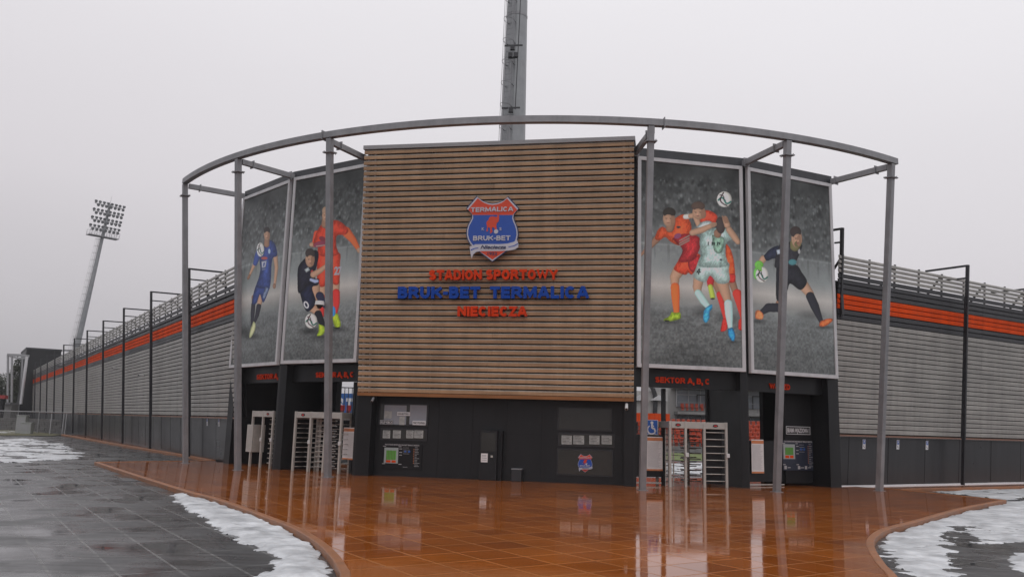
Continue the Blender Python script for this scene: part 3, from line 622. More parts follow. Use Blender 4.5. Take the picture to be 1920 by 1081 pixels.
MB().fpoly(F2, [(-.03, SZ1-.10), (9.93, SZ1-.10), (9.93, SZ1+.04), (-.03, SZ1+.04)], lambda z: -.1, lambda z: sw(z)+.03).build('top_capping', M['cap'], scr)
for u in (.12, .38, .66, 2.6, 4.7, 5.15, 7.2, 9.5, 9.74):
    MB().fpoly(F2, [(u, SZ0+.12), (u+.07, SZ0+.12), (u+.07, SZ1-.1), (u, SZ1-.1)], lambda z: sw(z)-.17, lambda z: sw(z)-.075).build('batten', M['post'] if .5 < u < 9.4 else M['frame'], scr)
for u in (2.9, 7.0):
    for z in (4.4, 6.9, 9.2, 11.2): MB().fbox(F2, u, u+.1, .03, sw(z)-.17, z, z+.1).build('bracket', M['galv'], scr)

# ---- letters and crest on the screen
def screen_sign(s, m, x0, x1, ytl, ybl, ytr, ybr, label, dep=.10):
    w = sw(6.5)+.05; u0, a1 = uz(F2, x0, ytl, w); _, a0 = uz(F2, x0, ybl, w); u1, b1 = uz(F2, x1, ytr, w); _, b0 = uz(F2, x1, ybr, w)
    z0, z1 = (a0+b0)/2, (a1+b1)/2
    t = thing('letter_sign', label, 'sign', F2.p((u0+u1)/2, z0, w)); block_text(F2, s, (u0, u1, z0, z1), w, M[m], t, .27, dep, wfun=lambda z: sw(z)+.05)
screen_sign('STADION SPORTOWY', 'letter_red', 806.5, 1046.5, 507.5, 526, 505.5, 524.5, 'raised red letters STADION SPORTOWY on the wooden screen')
screen_sign('BRUK-BET  TERMALICA', 'letter_blue', 748, 1104.5, 538, 560, 537, 559.5, 'raised blue letters BRUK-BET TERMALICA, the longest line on the screen')
screen_sign('NIECIECZA', 'letter_red', 858.5, 988.5, 574, 592.5, 574, 593, 'raised red letters NIECIECZA, the lowest line on the screen')
ELE = [(372, 603), (385, 545), (374, 490), (385, 462), (403, 450), (412, 418), (430, 403), (460, 399), (490, 404), (508, 412), (528, 385), (535, 372), (548, 360), (543, 385), (547, 410), (545, 450), (538, 470), (516, 488), (508, 520), (514, 560), (522, 602), (500, 606), (482, 552), (458, 548), (446, 560), (460, 606), (444, 614), (440, 628), (420, 630), (428, 600), (424, 556), (404, 545), (392, 560), (396, 600)]
OUTL = [(250, 135), (295, 175), (345, 205), (400, 224), (460, 231), (520, 224), (575, 205), (625, 175), (662, 140), (806, 298), (768, 340), (742, 375), (736, 420), (752, 470), (778, 530), (793, 590), (797, 650), (785, 710), (762, 765), (720, 815), (640, 862), (455, 1003), (270, 862), (205, 820), (160, 770), (128, 715), (112, 650), (114, 585), (132, 520), (162, 465), (184, 420), (184, 375), (160, 345), (112, 298)]
def crest(f, wf, ox, oy, sc, label, name='club_crest', full=True, th=.06, group=None, mats=('crest_white', 'crest_red', 'crest_blue', 'crest_navy')):
    wm, rm_, bm_, nm_ = (M[k] for k in mats)
    P = lambda pts, w: [uz(f, ox+x/sc, oy+y/sc, w) for x, y in pts]
    w0 = wf; cu, cz = P([(455, 600)], w0)[0]
    t = thing(name, label, 'crest', f.p(cu, cz, w0), group)
    def lay(pts, k, m, nm):
        ww = w0+th+k*.006; q = P(pts, ww); MB().fpoly(f, q, ww-.005 if k else w0, ww).build(nm, m, t)
    lay([((x-455)*1.035+455, (y-570)*1.03+570) for x, y in OUTL], 0, nm_, 'back_plate')
    lay(OUTL, 1, wm, 'shield_border')
    ins = [((x-456)*.955+456, (y-565)*.957+565) for x, y in OUTL]
    lay([p for p in ins if p[1] <= 372 or False] and [q for q in ins[:11]] + [(732, 380), (190, 380)] + [q for q in ins[-2:]], 2, rm_, 'red_field')
    mid = [q for q in ins[11:19]]; mid2 = [q for q in ins[23:31]]
    lay([(730, 383)] + mid + [(700, 775), (215, 775)] + mid2 + [(194, 383)], 2, bm_, 'blue_field')
    lay([(270, 860), (640, 860), (455, 982)], 2, rm_, 'red_point')
    lay([(148, 808), (200, 788), (280, 775), (420, 774), (560, 775), (660, 766), (740, 745), (790, 715), (806, 770), (806, 815), (760, 845), (680, 862), (560, 868), (300, 868), (235, 880), (195, 915), (176, 972), (160, 905)], 3, wm, 'ribbon')
    lay([(160, 848), (215, 828), (265, 820), (265, 829), (215, 840), (168, 862)], 4, bm_, 'ribbon_stripe'); lay([(672, 808), (740, 795), (800, 762), (800, 775), (745, 806), (672, 817)], 4, bm_, 'ribbon_stripe')
    lay(ELE, 4, rm_, 'elephant')
    def tx(s, x0, y0, x1, y1, m, bold=.04, sh=0., yr=0):
        ww = w0+th+.024; (a, z1), (b, z3) = P([(x0, y0), (x1, y0-yr)], ww); (_, z0), (_, z2) = P([(x0, y1), (x1, y1-yr)], ww)
        if s in ('TERMALICA', 'BRUK-BET'): block_text(f, s, (a, b, z0, z1, z2, z3), ww, m, t, .21, .012 if full else .004, joined='lettering'); return
        text(f, s, (a, b, z0, z1, z2, z3), ww, m, t, bold, .012 if full else .004, shear=sh)
    tx('TERMALICA', 166, 281, 738, 343, wm, .028, 0, 12); tx('BRUK-BET', 196, 663, 700, 728, wm, .022, 0, 4); tx('Nieciecza', 296, 789, 640, 838, nm_, .02, .35, 0)
    tx('K', 313, 551, 346, 588, wm, .01); tx('S', 552, 551, 580, 588, wm, .01); tx('1922', 392, 882, 520, 922, nm_, .01)
    u, z = P([(512, 612)], w0)[0]; rr = .11*.72 if full else .03
    ww = w0+th+.03; MB().fpoly(f, [(u+rr*math.cos(k*.5236), z+rr*math.sin(k*.5236)) for k in range(12)], ww-.005, ww).build('football', wm, t)
    return t
crest(F2, sw(8.8)+.06, 860, 350, 7.2077, 'large red and blue shield crest with an elephant, high on the wooden screen')
crest(F2, W2+.04, 1099.5-455/22.5, 867-570/26.2, 25.5, 'small shield crest sticker on the lower dark window', full=False, th=.004)

# ============================================================ POSTERS: painted prints in white frames
def paint_panel(f, u0, u1, z0, z1, w, painter, seed):
    res = .0185; nx, nz = int((u1-u0)/res)+1, int((z1-z0)/res)+1
    U, Z = np.meshgrid(np.linspace(u0, u1, nx), np.linspace(z0, z1, nz))
    A = np.array(f.a + f.n*w); Dv = np.array(f.d); P = A + U[..., None]*Dv; P[..., 2] += Z
    X, Y = proj(P)                                  # print artwork traced from the photo, stored on the panel itself
    img = backdrop((U-u0)/(u1-u0), (z1-Z)/(z1-z0), seed)
    painter(Canvas(img, X, Y))
    g_ = img.mean(-1, keepdims=True); img = g_ + (img-g_)*.92; img = img*(1 + .05*(rng.random(img.shape[:2])[..., None]-.5))
    c = np.clip(img/255., 0, 1); c = np.where(c <= .04045, c/12.92, ((c+.055)/1.055)**2.4)
    c = np.clip(c/LIT, 0, .9)
    idx = np.arange(nx*nz).reshape(nz, nx); quads = np.stack([idx[:-1, :-1], idx[:-1, 1:], idx[1:, 1:], idx[1:, :-1]], -1).reshape(-1, 4)
    me = bpy.data.meshes.new('print'); me.vertices.add(nx*nz); me.vertices.foreach_set('co', P.astype(np.float32).ravel())
    me.loops.add(quads.size); me.loops.foreach_set('vertex_index', quads.astype(np.int32).ravel()); me.polygons.add(len(quads)); me.polygons.foreach_set('loop_start', np.arange(0, quads.size, 4, dtype=np.int32)); me.update(calc_edges=True)
    at_ = me.color_attributes.new('print', 'FLOAT_COLOR', 'POINT'); at_.data.foreach_set('color', np.concatenate([c, np.ones(c.shape[:2]+(1,))], -1).astype(np.float32).ravel())
    me.materials.append(M['print']); return me
m = bpy.data.materials.new('printed_banner'); m.use_nodes = True; nt = m.node_tree; an = nt.nodes.new('ShaderNodeAttribute'); an.attribute_name = 'print'
b_ = nt.nodes['Principled BSDF']; nt.links.new(an.outputs['Color'], b_.inputs['Base Color']); b_.inputs['Roughness'].default_value = .42; b_.inputs['Specular IOR Level'].default_value = .3; M['print'] = m
def backdrop(u, v, seed):
    r = np.random.default_rng(seed); sm = lambda a, b, x: np.clip((x-a)/(b-a), 0, 1)**2*(3-2*np.clip((x-a)/(b-a), 0, 1))
    vs = [0, .12, .3, .45, .55, .62, .68, .76, .88, 1]; ls = [44, 54, 72, 94, 124, 150, 120, 94, 86, 72]
    L = np.interp(v, vs, ls); asp = 1.78
    tex = np.zeros_like(L)
    uu = u[0]; vv = v[::-1, 0]; nv = len(vv)
    for k in range(1700):     # spectators: heads over shoulders, out of focus
        cx, cy = r.random(), .03+r.random()*.44; s = .006+.010*r.random()+.008*cy; g = r.normal(0, 17)
        i0, i1 = np.searchsorted(uu, cx-4*s), np.searchsorted(uu, cx+4*s); j0, j1 = nv-np.searchsorted(vv, cy+.05), nv-np.searchsorted(vv, cy-2*s)
        a, b = u[j0:j1, i0:i1], v[j0:j1, i0:i1]
        d = ((a-cx)/s)**2 + ((b-cy)*asp*.8/s)**2; q = np.exp(-d**1.5)*(g+9)
        d = ((a-cx)/(s*1.9))**2 + ((b-cy-s*1.5)*asp*.7/(s*2.0))**2; tex[j0:j1, i0:i1] = tex[j0:j1, i0:i1]*(1-.5*np.exp(-d**2)) + q - np.exp(-d**2)*g*.45
    L = L + tex*sm(.50, .34, v)*sm(.02, .12, v)*.9
    L += (fbm(u*9, v*14, seed+3)-.5)*26*sm(.75, .3, v) + (fbm(u*3, v*3, seed+5)-.5)*26
    L += (fbm(u*60, v*110, seed+7, 3)-.5)*44*sm(.66, .8, v) + (fbm(u*5, v*40, seed+8)-.5)*22*sm(.62, .75, v)
    wall = sm(.41, .42, v)*sm(.53, .45, v); L = L + wall*(12 + (np.sin(u*46+fbm(u*3, v*2, seed)*3) > .86)*-12)
    L += np.exp(-((v-.415)/.006)**2)*16
    t = sm(.52, .62, v)*sm(.74, .64, v)
    return np.stack([L*(.97+.05*t), L*(1.02-.01*t), L*(1.02-.04*t)], -1)
class Canvas:
    def __init__(s, img, X, Y): s.img, s.X, s.Y = img, X, Y; s.o = (0, 0); s.k = 1
    def frame(s, ox, oy, k): s.o = (ox, oy); s.k = k; s.x = (s.X-ox)*k; s.y = (s.Y-oy)*k; s.soft = k*.45
    def put(s, a, col, sh=None):
        c = np.array(col, float)[None, None]*np.ones_like(s.img)
        if sh is not None: c = c*sh[..., None]
        a = np.clip(a, 0, 1)[..., None]; s.img[:] = s.img*(1-a) + c*a
    def poly(s, pts, col, fold=.16, sm=True, seed=1):
        if sm: pts = smooth_line(pts + [pts[0]], 4)[:-1]
        d = sdist(s.x, s.y, pts); a = d/s.soft+.5
        n = .5*fbm(s.x/34, s.y/50, seed, 4) + .5*fbm(s.x/13+s.y/40, s.y/22, seed+2, 3); sz = max(max(p[0] for p in pts)-min(p[0] for p in pts), 1)
        rim = np.clip(d/(sz*.22), 0, 1); s.put(a, col, (1 + fold*2.5*(n-.5))*(.66+.40*rim))
    def ell(s, cx, cy, rx, ry, col, shade=.3, rot=0.):
        c, q = math.cos(rot), math.sin(rot); x = ((s.x-cx)*c+(s.y-cy)*q)/rx; y = (-(s.x-cx)*q+(s.y-cy)*c)/ry; d = np.hypot(x, y)
        s.put((1-d)*min(rx, ry)/s.soft+.5, col, 1+shade*(np.sqrt(np.clip(1-d*d, 0, 1))-.7) - shade*.3*x)
    def limb(s, pts, rad, col, shade=.45):
        best = np.full(s.x.shape, 9.); bw = np.ones(s.x.shape); side = np.zeros(s.x.shape)
        for (ax, ay), (bx, by), r0, r1 in zip(pts, pts[1:], rad, rad[1:]):
            ex, ey = bx-ax, by-ay; t = np.clip(((s.x-ax)*ex+(s.y-ay)*ey)/(ex*ex+ey*ey), 0, 1); dx, dy = s.x-ax-t*ex, s.y-ay-t*ey
            rr = r0+(r1-r0)*t; q = np.hypot(dx, dy)/rr; k = q < best; best = np.where(k, q, best); bw = np.where(k, rr, bw); side = np.where(k, dx/rr, side)
        s.put((1-best)*bw/s.soft+.5, col, .72+shade*np.sqrt(np.clip(1-best*best, 0, 1))*.85 - .10*side)
    def shadow(s, cx, cy, rx, ry, k=.4):
        d = np.hypot((s.x-cx)/rx, (s.y-cy)/ry); s.img *= 1-k*np.clip(1.2-d, 0, 1)[..., None]
SK, SKd = (150, 118, 96), (122, 92, 74)
def head(c, cx, cy, rx, ry, hair, hx=0, hy=-.45, face=0., beard=None, skin=SK):
    c.ell(cx+face*rx*-.9 - (0 if face else rx*.95), cy+ry*.05, rx*.16, ry*.2, SKd); c.ell(cx, cy, rx, ry, skin, .35)
    c.ell(cx+hx*rx, cy+hy*ry, rx*1.04, ry*.62, hair, .2); c.ell(cx+face*rx*.3, cy+ry*.16, rx*.84, ry*.66, skin, .22)
    if beard: c.ell(cx+face*rx*.35, cy+ry*.62, rx*.66, ry*.34, beard, .1)
    for e in (-.34, .36): c.ell(cx+rx*(face*.3+e), cy+ry*.06, rx*.11, ry*.035, (72, 54, 46), 0); c.ell(cx+rx*(face*.3+e), cy-ry*.05, rx*.2, ry*.028, (86, 66, 54), 0)
    c.ell(cx+rx*(.55-face*.3), cy+ry*.25, rx*.40, ry*.62, (126, 95, 76), .1); c.ell(cx+rx*face*.42, cy+ry*.26, rx*.12, ry*.13, (170, 132, 108), .2); c.ell(cx+rx*face*.35, cy+ry*.52, rx*.28, ry*.05, (112, 66, 60), 0)
def ball(c, cx, cy, rx, ry, rot=0., a=(40, 110, 95), b=(70, 40, 45)):
    c.ell(cx, cy, rx, ry, (188, 188, 182), .38)
    def arc(x0, y0, x1, y1, bend, col, wd):
        q = [(cx+rx*(x0+(x1-x0)*t+bend*math.sin(t*3.14)*(y1-y0)), cy+ry*(y0+(y1-y0)*t-bend*math.sin(t*3.14)*(x1-x0))) for t in np.linspace(0, 1, 7)]
        c.limb(q, [wd*rx]*7, col, .1)
    arc(-.8, .1, .1, .2, .4, a, .11); arc(-.1, -.85, .35, .8, -.4, b, .08); arc(.0, .1, .85, .3, -.4, a, .11); arc(-.6, -.55, -.05, .05, .3, b, .06)
def paint0(c):
    c.frame(450, 410, 4.7); SB = (44, 62, 120); c.shadow(40, 1000, 90, 70, .45); c.shadow(110, 1035, 70, 25, .35)
    c.limb([(168, 300), (122, 412), (78, 512)], [20, 14, 8], SK); c.limb([(172, 285), (150, 340), (134, 395)], [30, 24, 19], SB); c.ell(78, 512, 11, 26, SKd, .3, .4)
    c.limb([(310, 320), (322, 430), (305, 590)], [20, 16, 10], SK); c.ell(302, 592, 14, 24, SKd, .3)
    c.limb([(122, 690), (120, 750)], [20, 16], SKd); c.limb([(118, 752), (112, 830), (103, 945)], [18, 18, 9], (34, 34, 44))
    c.limb([(188, 660), (172, 745)], [26, 20], SK); c.limb([(166, 768), (150, 850), (124, 920)], [21, 17, 10], (32, 32, 42))
    c.poly([(118, 900), (137, 925), (130, 985), (98, 1043), (80, 1040), (92, 975)], (172, 178, 130), .2)
    c.poly([(140, 585), (255, 590), (250, 640), (205, 738), (178, 668), (165, 690), (142, 748), (106, 745), (118, 660)], (42, 60, 118), .3)
    c.poly([(215, 240), (262, 188), (308, 222), (328, 320), (290, 346), (277, 420), (266, 590), (225, 612), (145, 596), (165, 520), (180, 440), (172, 360), (186, 270)], SB, .34)
    c.poly([(225, 598), (252, 620), (216, 700), (200, 680)], (96, 110, 140), .5)
    c.limb([(238, 180), (236, 228)], [22, 24], SKd); head(c, 238, 138, 26, 54, (40, 36, 36), 0, -.62)
    c.ell(215, 347, 28, 13, (150, 66, 62), 0); c.poly([(188, 375), (236, 368), (226, 425), (192, 434)], (156, 160, 176), 0, False); c.poly([(205, 388), (222, 384), (214, 418), (204, 420)], SB, 0, False)
    c.ell(258, 286, 10, 22, (140, 160, 180), 0); c.poly([(192, 442), (228, 436), (226, 446), (192, 454)], (120, 130, 160), 0, False)
    ball(c, 180, 272, 33, 62)
def paint1(c):
    c.frame(540, 380, 4.16); OR = (206, 62, 40); c.shadow(170, 1000, 90, 30, .45); c.shadow(390, 985, 80, 26, .35); c.shadow(250, 1045, 70, 22, .35)
    c.limb([(265, 620), (268, 730)], [32, 25], SK); c.limb([(262, 735), (262, 880)], [27, 18], (176, 42, 38)); c.limb([(372, 620), (372, 705)], [34, 26], SK)
    c.limb([(376, 700), (378, 780), (366, 880)], [29, 26, 15], (182, 42, 38)); c.poly([(345, 872), (385, 862), (412, 940), (402, 972), (372, 975), (352, 930)], (150, 176, 40), .4)
    c.poly([(345, 965), (372, 970), (402, 968), (400, 980), (370, 982)], (40, 44, 30), 0)
    c.limb([(452, 225), (508, 290), (548, 358)], [38, 27, 17], (186, 84, 46)); c.ell(560, 372, 25, 22, SK, .3, .5); c.limb([(565, 372), (584, 388)], [10, 6], SK)
    c.poly([(232, 385), (395, 385), (405, 480), (398, 628), (345, 625), (318, 520), (295, 640), (235, 642), (225, 500)], OR, .22)
    c.limb([(225, 240), (200, 330)], [24, 15], (190, 66, 44)); c.ell(186, 326, 20, 18, SK)
    c.poly([(218, 240), (268, 160), (330, 138), (400, 142), (470, 208), (448, 248), (382, 256), (376, 330), (388, 402), (300, 420), (232, 400), (232, 350), (196, 330)], OR, .26)
    c.ell(250, 322, 52, 24, (120, 52, 70), .1, -.25); c.ell(268, 280, 26, 18, (110, 46, 56), 0, .4); c.poly([(218, 334), (290, 326), (290, 334), (218, 344)], (196, 170, 160), 0, False)
    c.limb([(292, 130), (290, 170)], [26, 30], SKd); head(c, 292, 98, 25, 56, (136, 112, 92), 0, -.6)
    c.ell(352, 846, 20, 40, (50, 120, 180), .2)
    c.limb([(205, 650), (214, 730)], [44, 34], SK); c.limb([(248, 725), (285, 800)], [32, 20], (34, 36, 58)); c.limb([(185, 805), (232, 855)], [42, 26], SK); c.limb([(236, 868), (275, 960)], [30, 20], (26, 26, 32))
    c.poly([(92, 700), (150, 640), (235, 590), (235, 640), (188, 662), (218, 775), (160, 848), (124, 810)], (28, 32, 52), .3)
    c.poly([(126, 438), (160, 420), (205, 368), (238, 390), (230, 470), (206, 560), (214, 602), (150, 650), (84, 706), (74, 600), (80, 500)], (30, 30, 42), .3)
    c.poly([(126, 520), (158, 500), (172, 525), (142, 545)], (150, 158, 160), 0, False); c.ell(188, 538, 10, 14, (150, 50, 50), 0)
    c.limb([(198, 560), (250, 530), (300, 490)], [24, 20, 15], SK); c.limb([(180, 600), (212, 612), (228, 610)], [12, 14, 12], (130, 140, 170))
    head(c, 172, 440, 36, 62, (52, 46, 44), 0, -.75, .2)
    c.poly([(240, 945), (285, 965), (284, 1010), (262, 1034), (226, 1035), (238, 1000)], (150, 180, 44), .4)
    c.ell(142, 795, 19, 30, (176, 178, 184), 0, -.4); c.ell(142, 795, 9, 18, (30, 34, 54), 0, -.4)
    ball(c, 180, 920, 48, 58)
def paint3(c):
    c.frame(1195, 350, 7.205); OR, RD = (208, 78, 40), (158, 38, 42); WT = (150, 178, 172)
    D = lambda p: [(x*7.205/6.976, (y/6.976+140)*7.205) for x, y in p]; k = 7.205/6.976
    for q in ((440, 790, 130, 28), (900, 830, 70, 22), (850, 660, 140, 100), (1150, 720, 130, 70), (1250, 1050, 90, 24)): cx, cy = D([q[:2]])[0]; c.shadow(cx, cy, q[2]*k, q[3]*k, .3)
    # player jumping behind
    c.limb(D([(1230, 240), (1285, 400)]), [52, 42], SKd); c.limb(D([(1305, 420), (1335, 540), (1372, 730)]), [62, 48, 26], (186, 52, 42)); c.poly(D([(1325, 765), (1372, 745), (1378, 885), (1322, 882)]), (190, 44, 36), .3)
    c.limb(D([(1010, 250), (1080, 420)]), [52, 42], SKd); c.limb(D([(1075, 430), (1110, 560), (1150, 740)]), [42, 38, 26], (178, 48, 42)); c.poly(D([(1120, 745), (1175, 765), (1178, 870), (1130, 912), (1088, 900)]), (196, 44, 38), .3)
    c.limb(D([(955, 230), (955, 310)]), [55, 40], RD); c.limb(D([(955, 330), (985, 460)]), [34, 36], (146, 164, 62)); c.ell(*D([(985, 486)])[0], 30, 12, (50, 50, 40), 0)
    c.poly([(1190, 770), (1215, 780), (1262, 850), (1300, 980), (1322, 1180), (1318, 1270), (1230, 1285), (1200, 1100)], OR, .35); c.poly(D([(1185, 165), (1276, 165), (1278, 265), (1200, 268)]), (180, 46, 40), .2)
    # orange player at left
    c.limb([(260, 710), (180, 800), (110, 860), (40, 930)], [48, 34, 26, 16], SKd)
    c.limb(D([(545, 110), (490, 200), (490, 300)]), [82, 66, 54], SK); c.limb(D([(494, 335), (500, 470), (512, 655)]), [60, 56, 38], (206, 88, 40))
    c.poly(D([(448, 655), (500, 670), (556, 665), (568, 740), (480, 772), (375, 782), (343, 758), (420, 712)]), (140, 170, 42), .4); c.poly(D([(350, 760), (410, 765), (415, 780), (365, 782)]), (40, 44, 30), 0)
    c.poly([(545, 1010), (600, 940), (820, 900), (850, 1000), (745, 1180), (690, 1160), (640, 1190), (500, 1125), (515, 1060)], (204, 64, 38), .35); c.poly([(690, 960), (830, 930), (830, 1060), (745, 1150), (690, 1080)], RD, .3)
    c.poly([(268, 600), (330, 540), (430, 560), (520, 420), (640, 375), (712, 470), (732, 560), (706, 650), (640, 720), (560, 790), (450, 742), (380, 680), (300, 722), (238, 700)], OR, .3)
    c.poly([(470, 700), (600, 640), (720, 640), (830, 680), (852, 780), (820, 890), (740, 1000), (560, 1010), (612, 860), (540, 770)], RD, .3)
    for y in (700, 735, 765): c.limb([(570, y+30), (700, y-40)], [9, 9], (170, 150, 140), 0)
    c.ell(545, 665, 50, 34, (120, 60, 90), 0, -.4); c.ell(556, 546, 28, 16, (60, 50, 50), 0)
    c.limb([(650, 405), (695, 400)], [34, 34], (170, 168, 160)); c.limb([(720, 395), (775, 385)], [34, 36], SK)
    c.limb([(455, 500), (440, 560)], [55, 55], SKd); head(c, 428, 430, 82, 112, (44, 40, 36), .05, -.72, -.35)
    # middle head
    c.poly([(880, 330), (960, 318), (1060, 370), (1085, 430), (1060, 500), (960, 480), (880, 490), (838, 440)], (206, 66, 44), .25); c.limb([(790, 400), (830, 520)], [42, 34], SK)
    head(c, 832, 345, 88, 98, (74, 60, 52), -.12, -.85, -.5)
    # player in pale green-white
    c.limb(D([(805, 220), (785, 330), (790, 395)]), [72, 62, 50], SK); c.limb(D([(795, 410), (870, 520), (935, 600)]), [48, 50, 34], (142, 176, 170)); c.poly(D([(868, 650), (900, 600), (975, 560), (978, 620), (945, 660), (946, 735), (905, 797), (862, 770)]), (52, 140, 186), .4)
    c.limb(D([(1110, 270), (1150, 400), (1182, 510)]), [84, 68, 50], SK); c.limb(D([(1190, 550), (1200, 680), (1215, 850)]), [56, 54, 32], (150, 186, 184)); c.poly(D([(1185, 880), (1245, 865), (1278, 960), (1265, 1038), (1225, 1026), (1190, 960)]), (40, 120, 172), .4)
    c.poly([(822, 1010), (1210, 1010), (1235, 1130), (1240, 1285), (1090, 1305), (985, 1200), (915, 1290), (762, 1222), (790, 1100)], (164, 190, 184), .22)
    c.poly([(870, 590), (1000, 560), (1180, 560), (1262, 640), (1282, 700), (1205, 760), (1188, 900), (1215, 1060), (1010, 1090), (818, 1060), (862, 900), (840, 750)], WT, .34); c.poly([(1010, 650), (1170, 690), (1150, 860), (1090, 900), (1030, 840)], (118, 152, 134), .4)
    c.poly([(800, 540), (870, 478), (960, 458), (1012, 492), (960, 560), (870, 600)], (160, 176, 176), .25)
    c.limb([(745, 620), (880, 580), (990, 530)], [42, 42, 32], SK); c.ell(1025, 512, 44, 34, SK)
    c.ell(1085, 630, 52, 62, SKd, .3); c.ell(1122, 520, 64, 112, (62, 54, 52), .35, -.1)
    c.limb([(1185, 430), (1215, 520)], [36, 42], SK); c.limb([(1240, 580), (1320, 690), (1360, 745)], [42, 44, 34], SK)
    for a in range(3): c.limb([(1150+22*a, 400+10*a), (1190+14*a, 480)], [10, 12], SKd)
    for a in range(3): c.limb([(1005, 500+14*a), (1068, 488+16*a)], [9, 7], (160, 126, 104), .2)
    for x in (960, 1010, 1040, 1085): c.limb([(x, 750), (x, 785)], [7, 7], (46, 60, 56), 0)
    for x in (1020, 1096): c.limb([(x, 752), (x+18, 782), (x+18, 752)], [5, 5, 5], (46, 60, 56), 0)
    c.ell(1128, 985, 16, 12, (50, 60, 66), 0)
    q = D([(812, 95), (780, 140), (826, 140)]); c.limb(q, [7, 7, 7], (40, 50, 50), 0); c.limb(D([(815, 110), (800, 165)]), [7, 7], (40, 50, 50), 0)
    ball(c, 1175, 170, 100, 106, a=(54, 128, 118), b=(60, 40, 44))
def paint4(c):
    c.frame(1400, 420, 5.406); BK = (32, 33, 40); c.shadow(120, 985, 90, 24, .35); c.shadow(640, 930, 150, 60, .22); c.shadow(790, 1045, 90, 20, .4)
    c.limb([(340, 800), (320, 850)], [44, 38], SKd); c.limb([(320, 845), (220, 845), (150, 895)], [46, 44, 26], (36, 37, 44)); c.poly([(92, 880), (122, 870), (168, 910), (158, 962), (95, 958), (86, 915)], (200, 110, 66), .4)
    c.limb([(575, 620), (640, 705)], [54, 42], SK); c.limb([(645, 730), (690, 830), (755, 985)], [44, 44, 22], (34, 35, 42)); c.poly([(744, 985), (800, 962), (864, 955), (866, 985), (800, 1030), (738, 1034)], (206, 96, 48), .4)
    c.poly([(300, 430), (490, 408), (560, 490), (612, 585), (545, 668), (442, 602), (410, 680), (345, 768), (300, 755), (298, 560)], BK, .3)
    c.limb([(170, 350), (140, 392)], [34, 30], SK)
    c.poly([(172, 320), (240, 250), (330, 222), (345, 340), (270, 348), (204, 372)], (36, 42, 62), .25)
    c.poly([(330, 212), (440, 178), (560, 205), (540, 290), (495, 400), (500, 440), (300, 446), (288, 380), (300, 300)], (42, 42, 48), .35)
    c.poly([(300, 262), (336, 252), (346, 300), (310, 310)], (150, 160, 172), 0, False); c.ell(465, 385, 42, 30, (60, 110, 116), .2); c.ell(532, 275, 12, 26, (140, 140, 140), 0)
    c.limb([(485, 190), (490, 225)], [44, 50], (96, 92, 60)); head(c, 508, 145, 54, 92, (50, 42, 40), -.22, -.72, .55, (92, 88, 58))
    c.ell(125, 412, 44, 42, (96, 170, 64), .3); c.ell(95, 500, 26, 60, (92, 164, 74), .3); ball(c, 155, 512, 64, 80)
    for a in range(4): c.limb([(112+8*a, 405), (100+16*a, 450+6*a)], [9, 8], (110, 186, 76), .2)
def banner(f, u0, u1, z0, z1, painter, seed, label):
    t = thing('banner', label, 'banner', f.p((u0+u1)/2, z0, .1), 'framed football banners on the entrance front'); fw = .13
    mb = MB(); mb.fbox(f, u0, u1, .02, .16, z0, z0+fw); mb.fbox(f, u0, u1, .02, .16, z1-fw, z1); mb.fbox(f, u0, u0+fw, .02, .16, z0+fw, z1-fw); mb.fbox(f, u1-fw, u1, .02, .16, z0+fw, z1-fw)
    mb.build('frame', M['frame'], t)
    MB().fbox(f, u0+.02, u1-.02, .02, .10, z0+.02, z1-.02).build('backing', M['parapet'], t)
    o = bpy.data.objects.new('print', paint_panel(f, u0+fw, u1-fw, z0+fw, z1-fw, .125, painter, seed)); C.objects.link(o); o.parent = t; o.matrix_parent_inverse = Matrix.Translation(-t.location)
banner(F0, .10, 4.30, 4.0, 11.52, paint0, 101, 'narrow framed poster of a footballer in blue chesting a ball, leftmost')
banner(F1, .13, 4.12, 4.03, 11.55, paint1, 111, 'framed poster of a dark-kitted player tackling one in red-orange, number 27')
banner(F3, .06, 4.10, 4.0, 11.50, paint3, 121, 'framed poster of two orange players and one in white heading the ball')
banner(F4, .08, 4.26, 3.97, 11.50, paint4, 131, 'framed poster of a goalkeeper in black holding the ball, rightmost')
t = [o for o in C.objects if o.name.startswith('banner') and 'red-orange' in o['label']][0]
for s, x0, x1 in (('2', 627, 634), ('7', 634.5, 640)):
    u0, z1 = uz(F1, x0, 500, .126); u1, z0 = uz(F1, x1, 515, .126); text(F1, s, (u0, u1, z0, z1), .126, M['crest_white'], t, .04, .003, name='shirt_number')

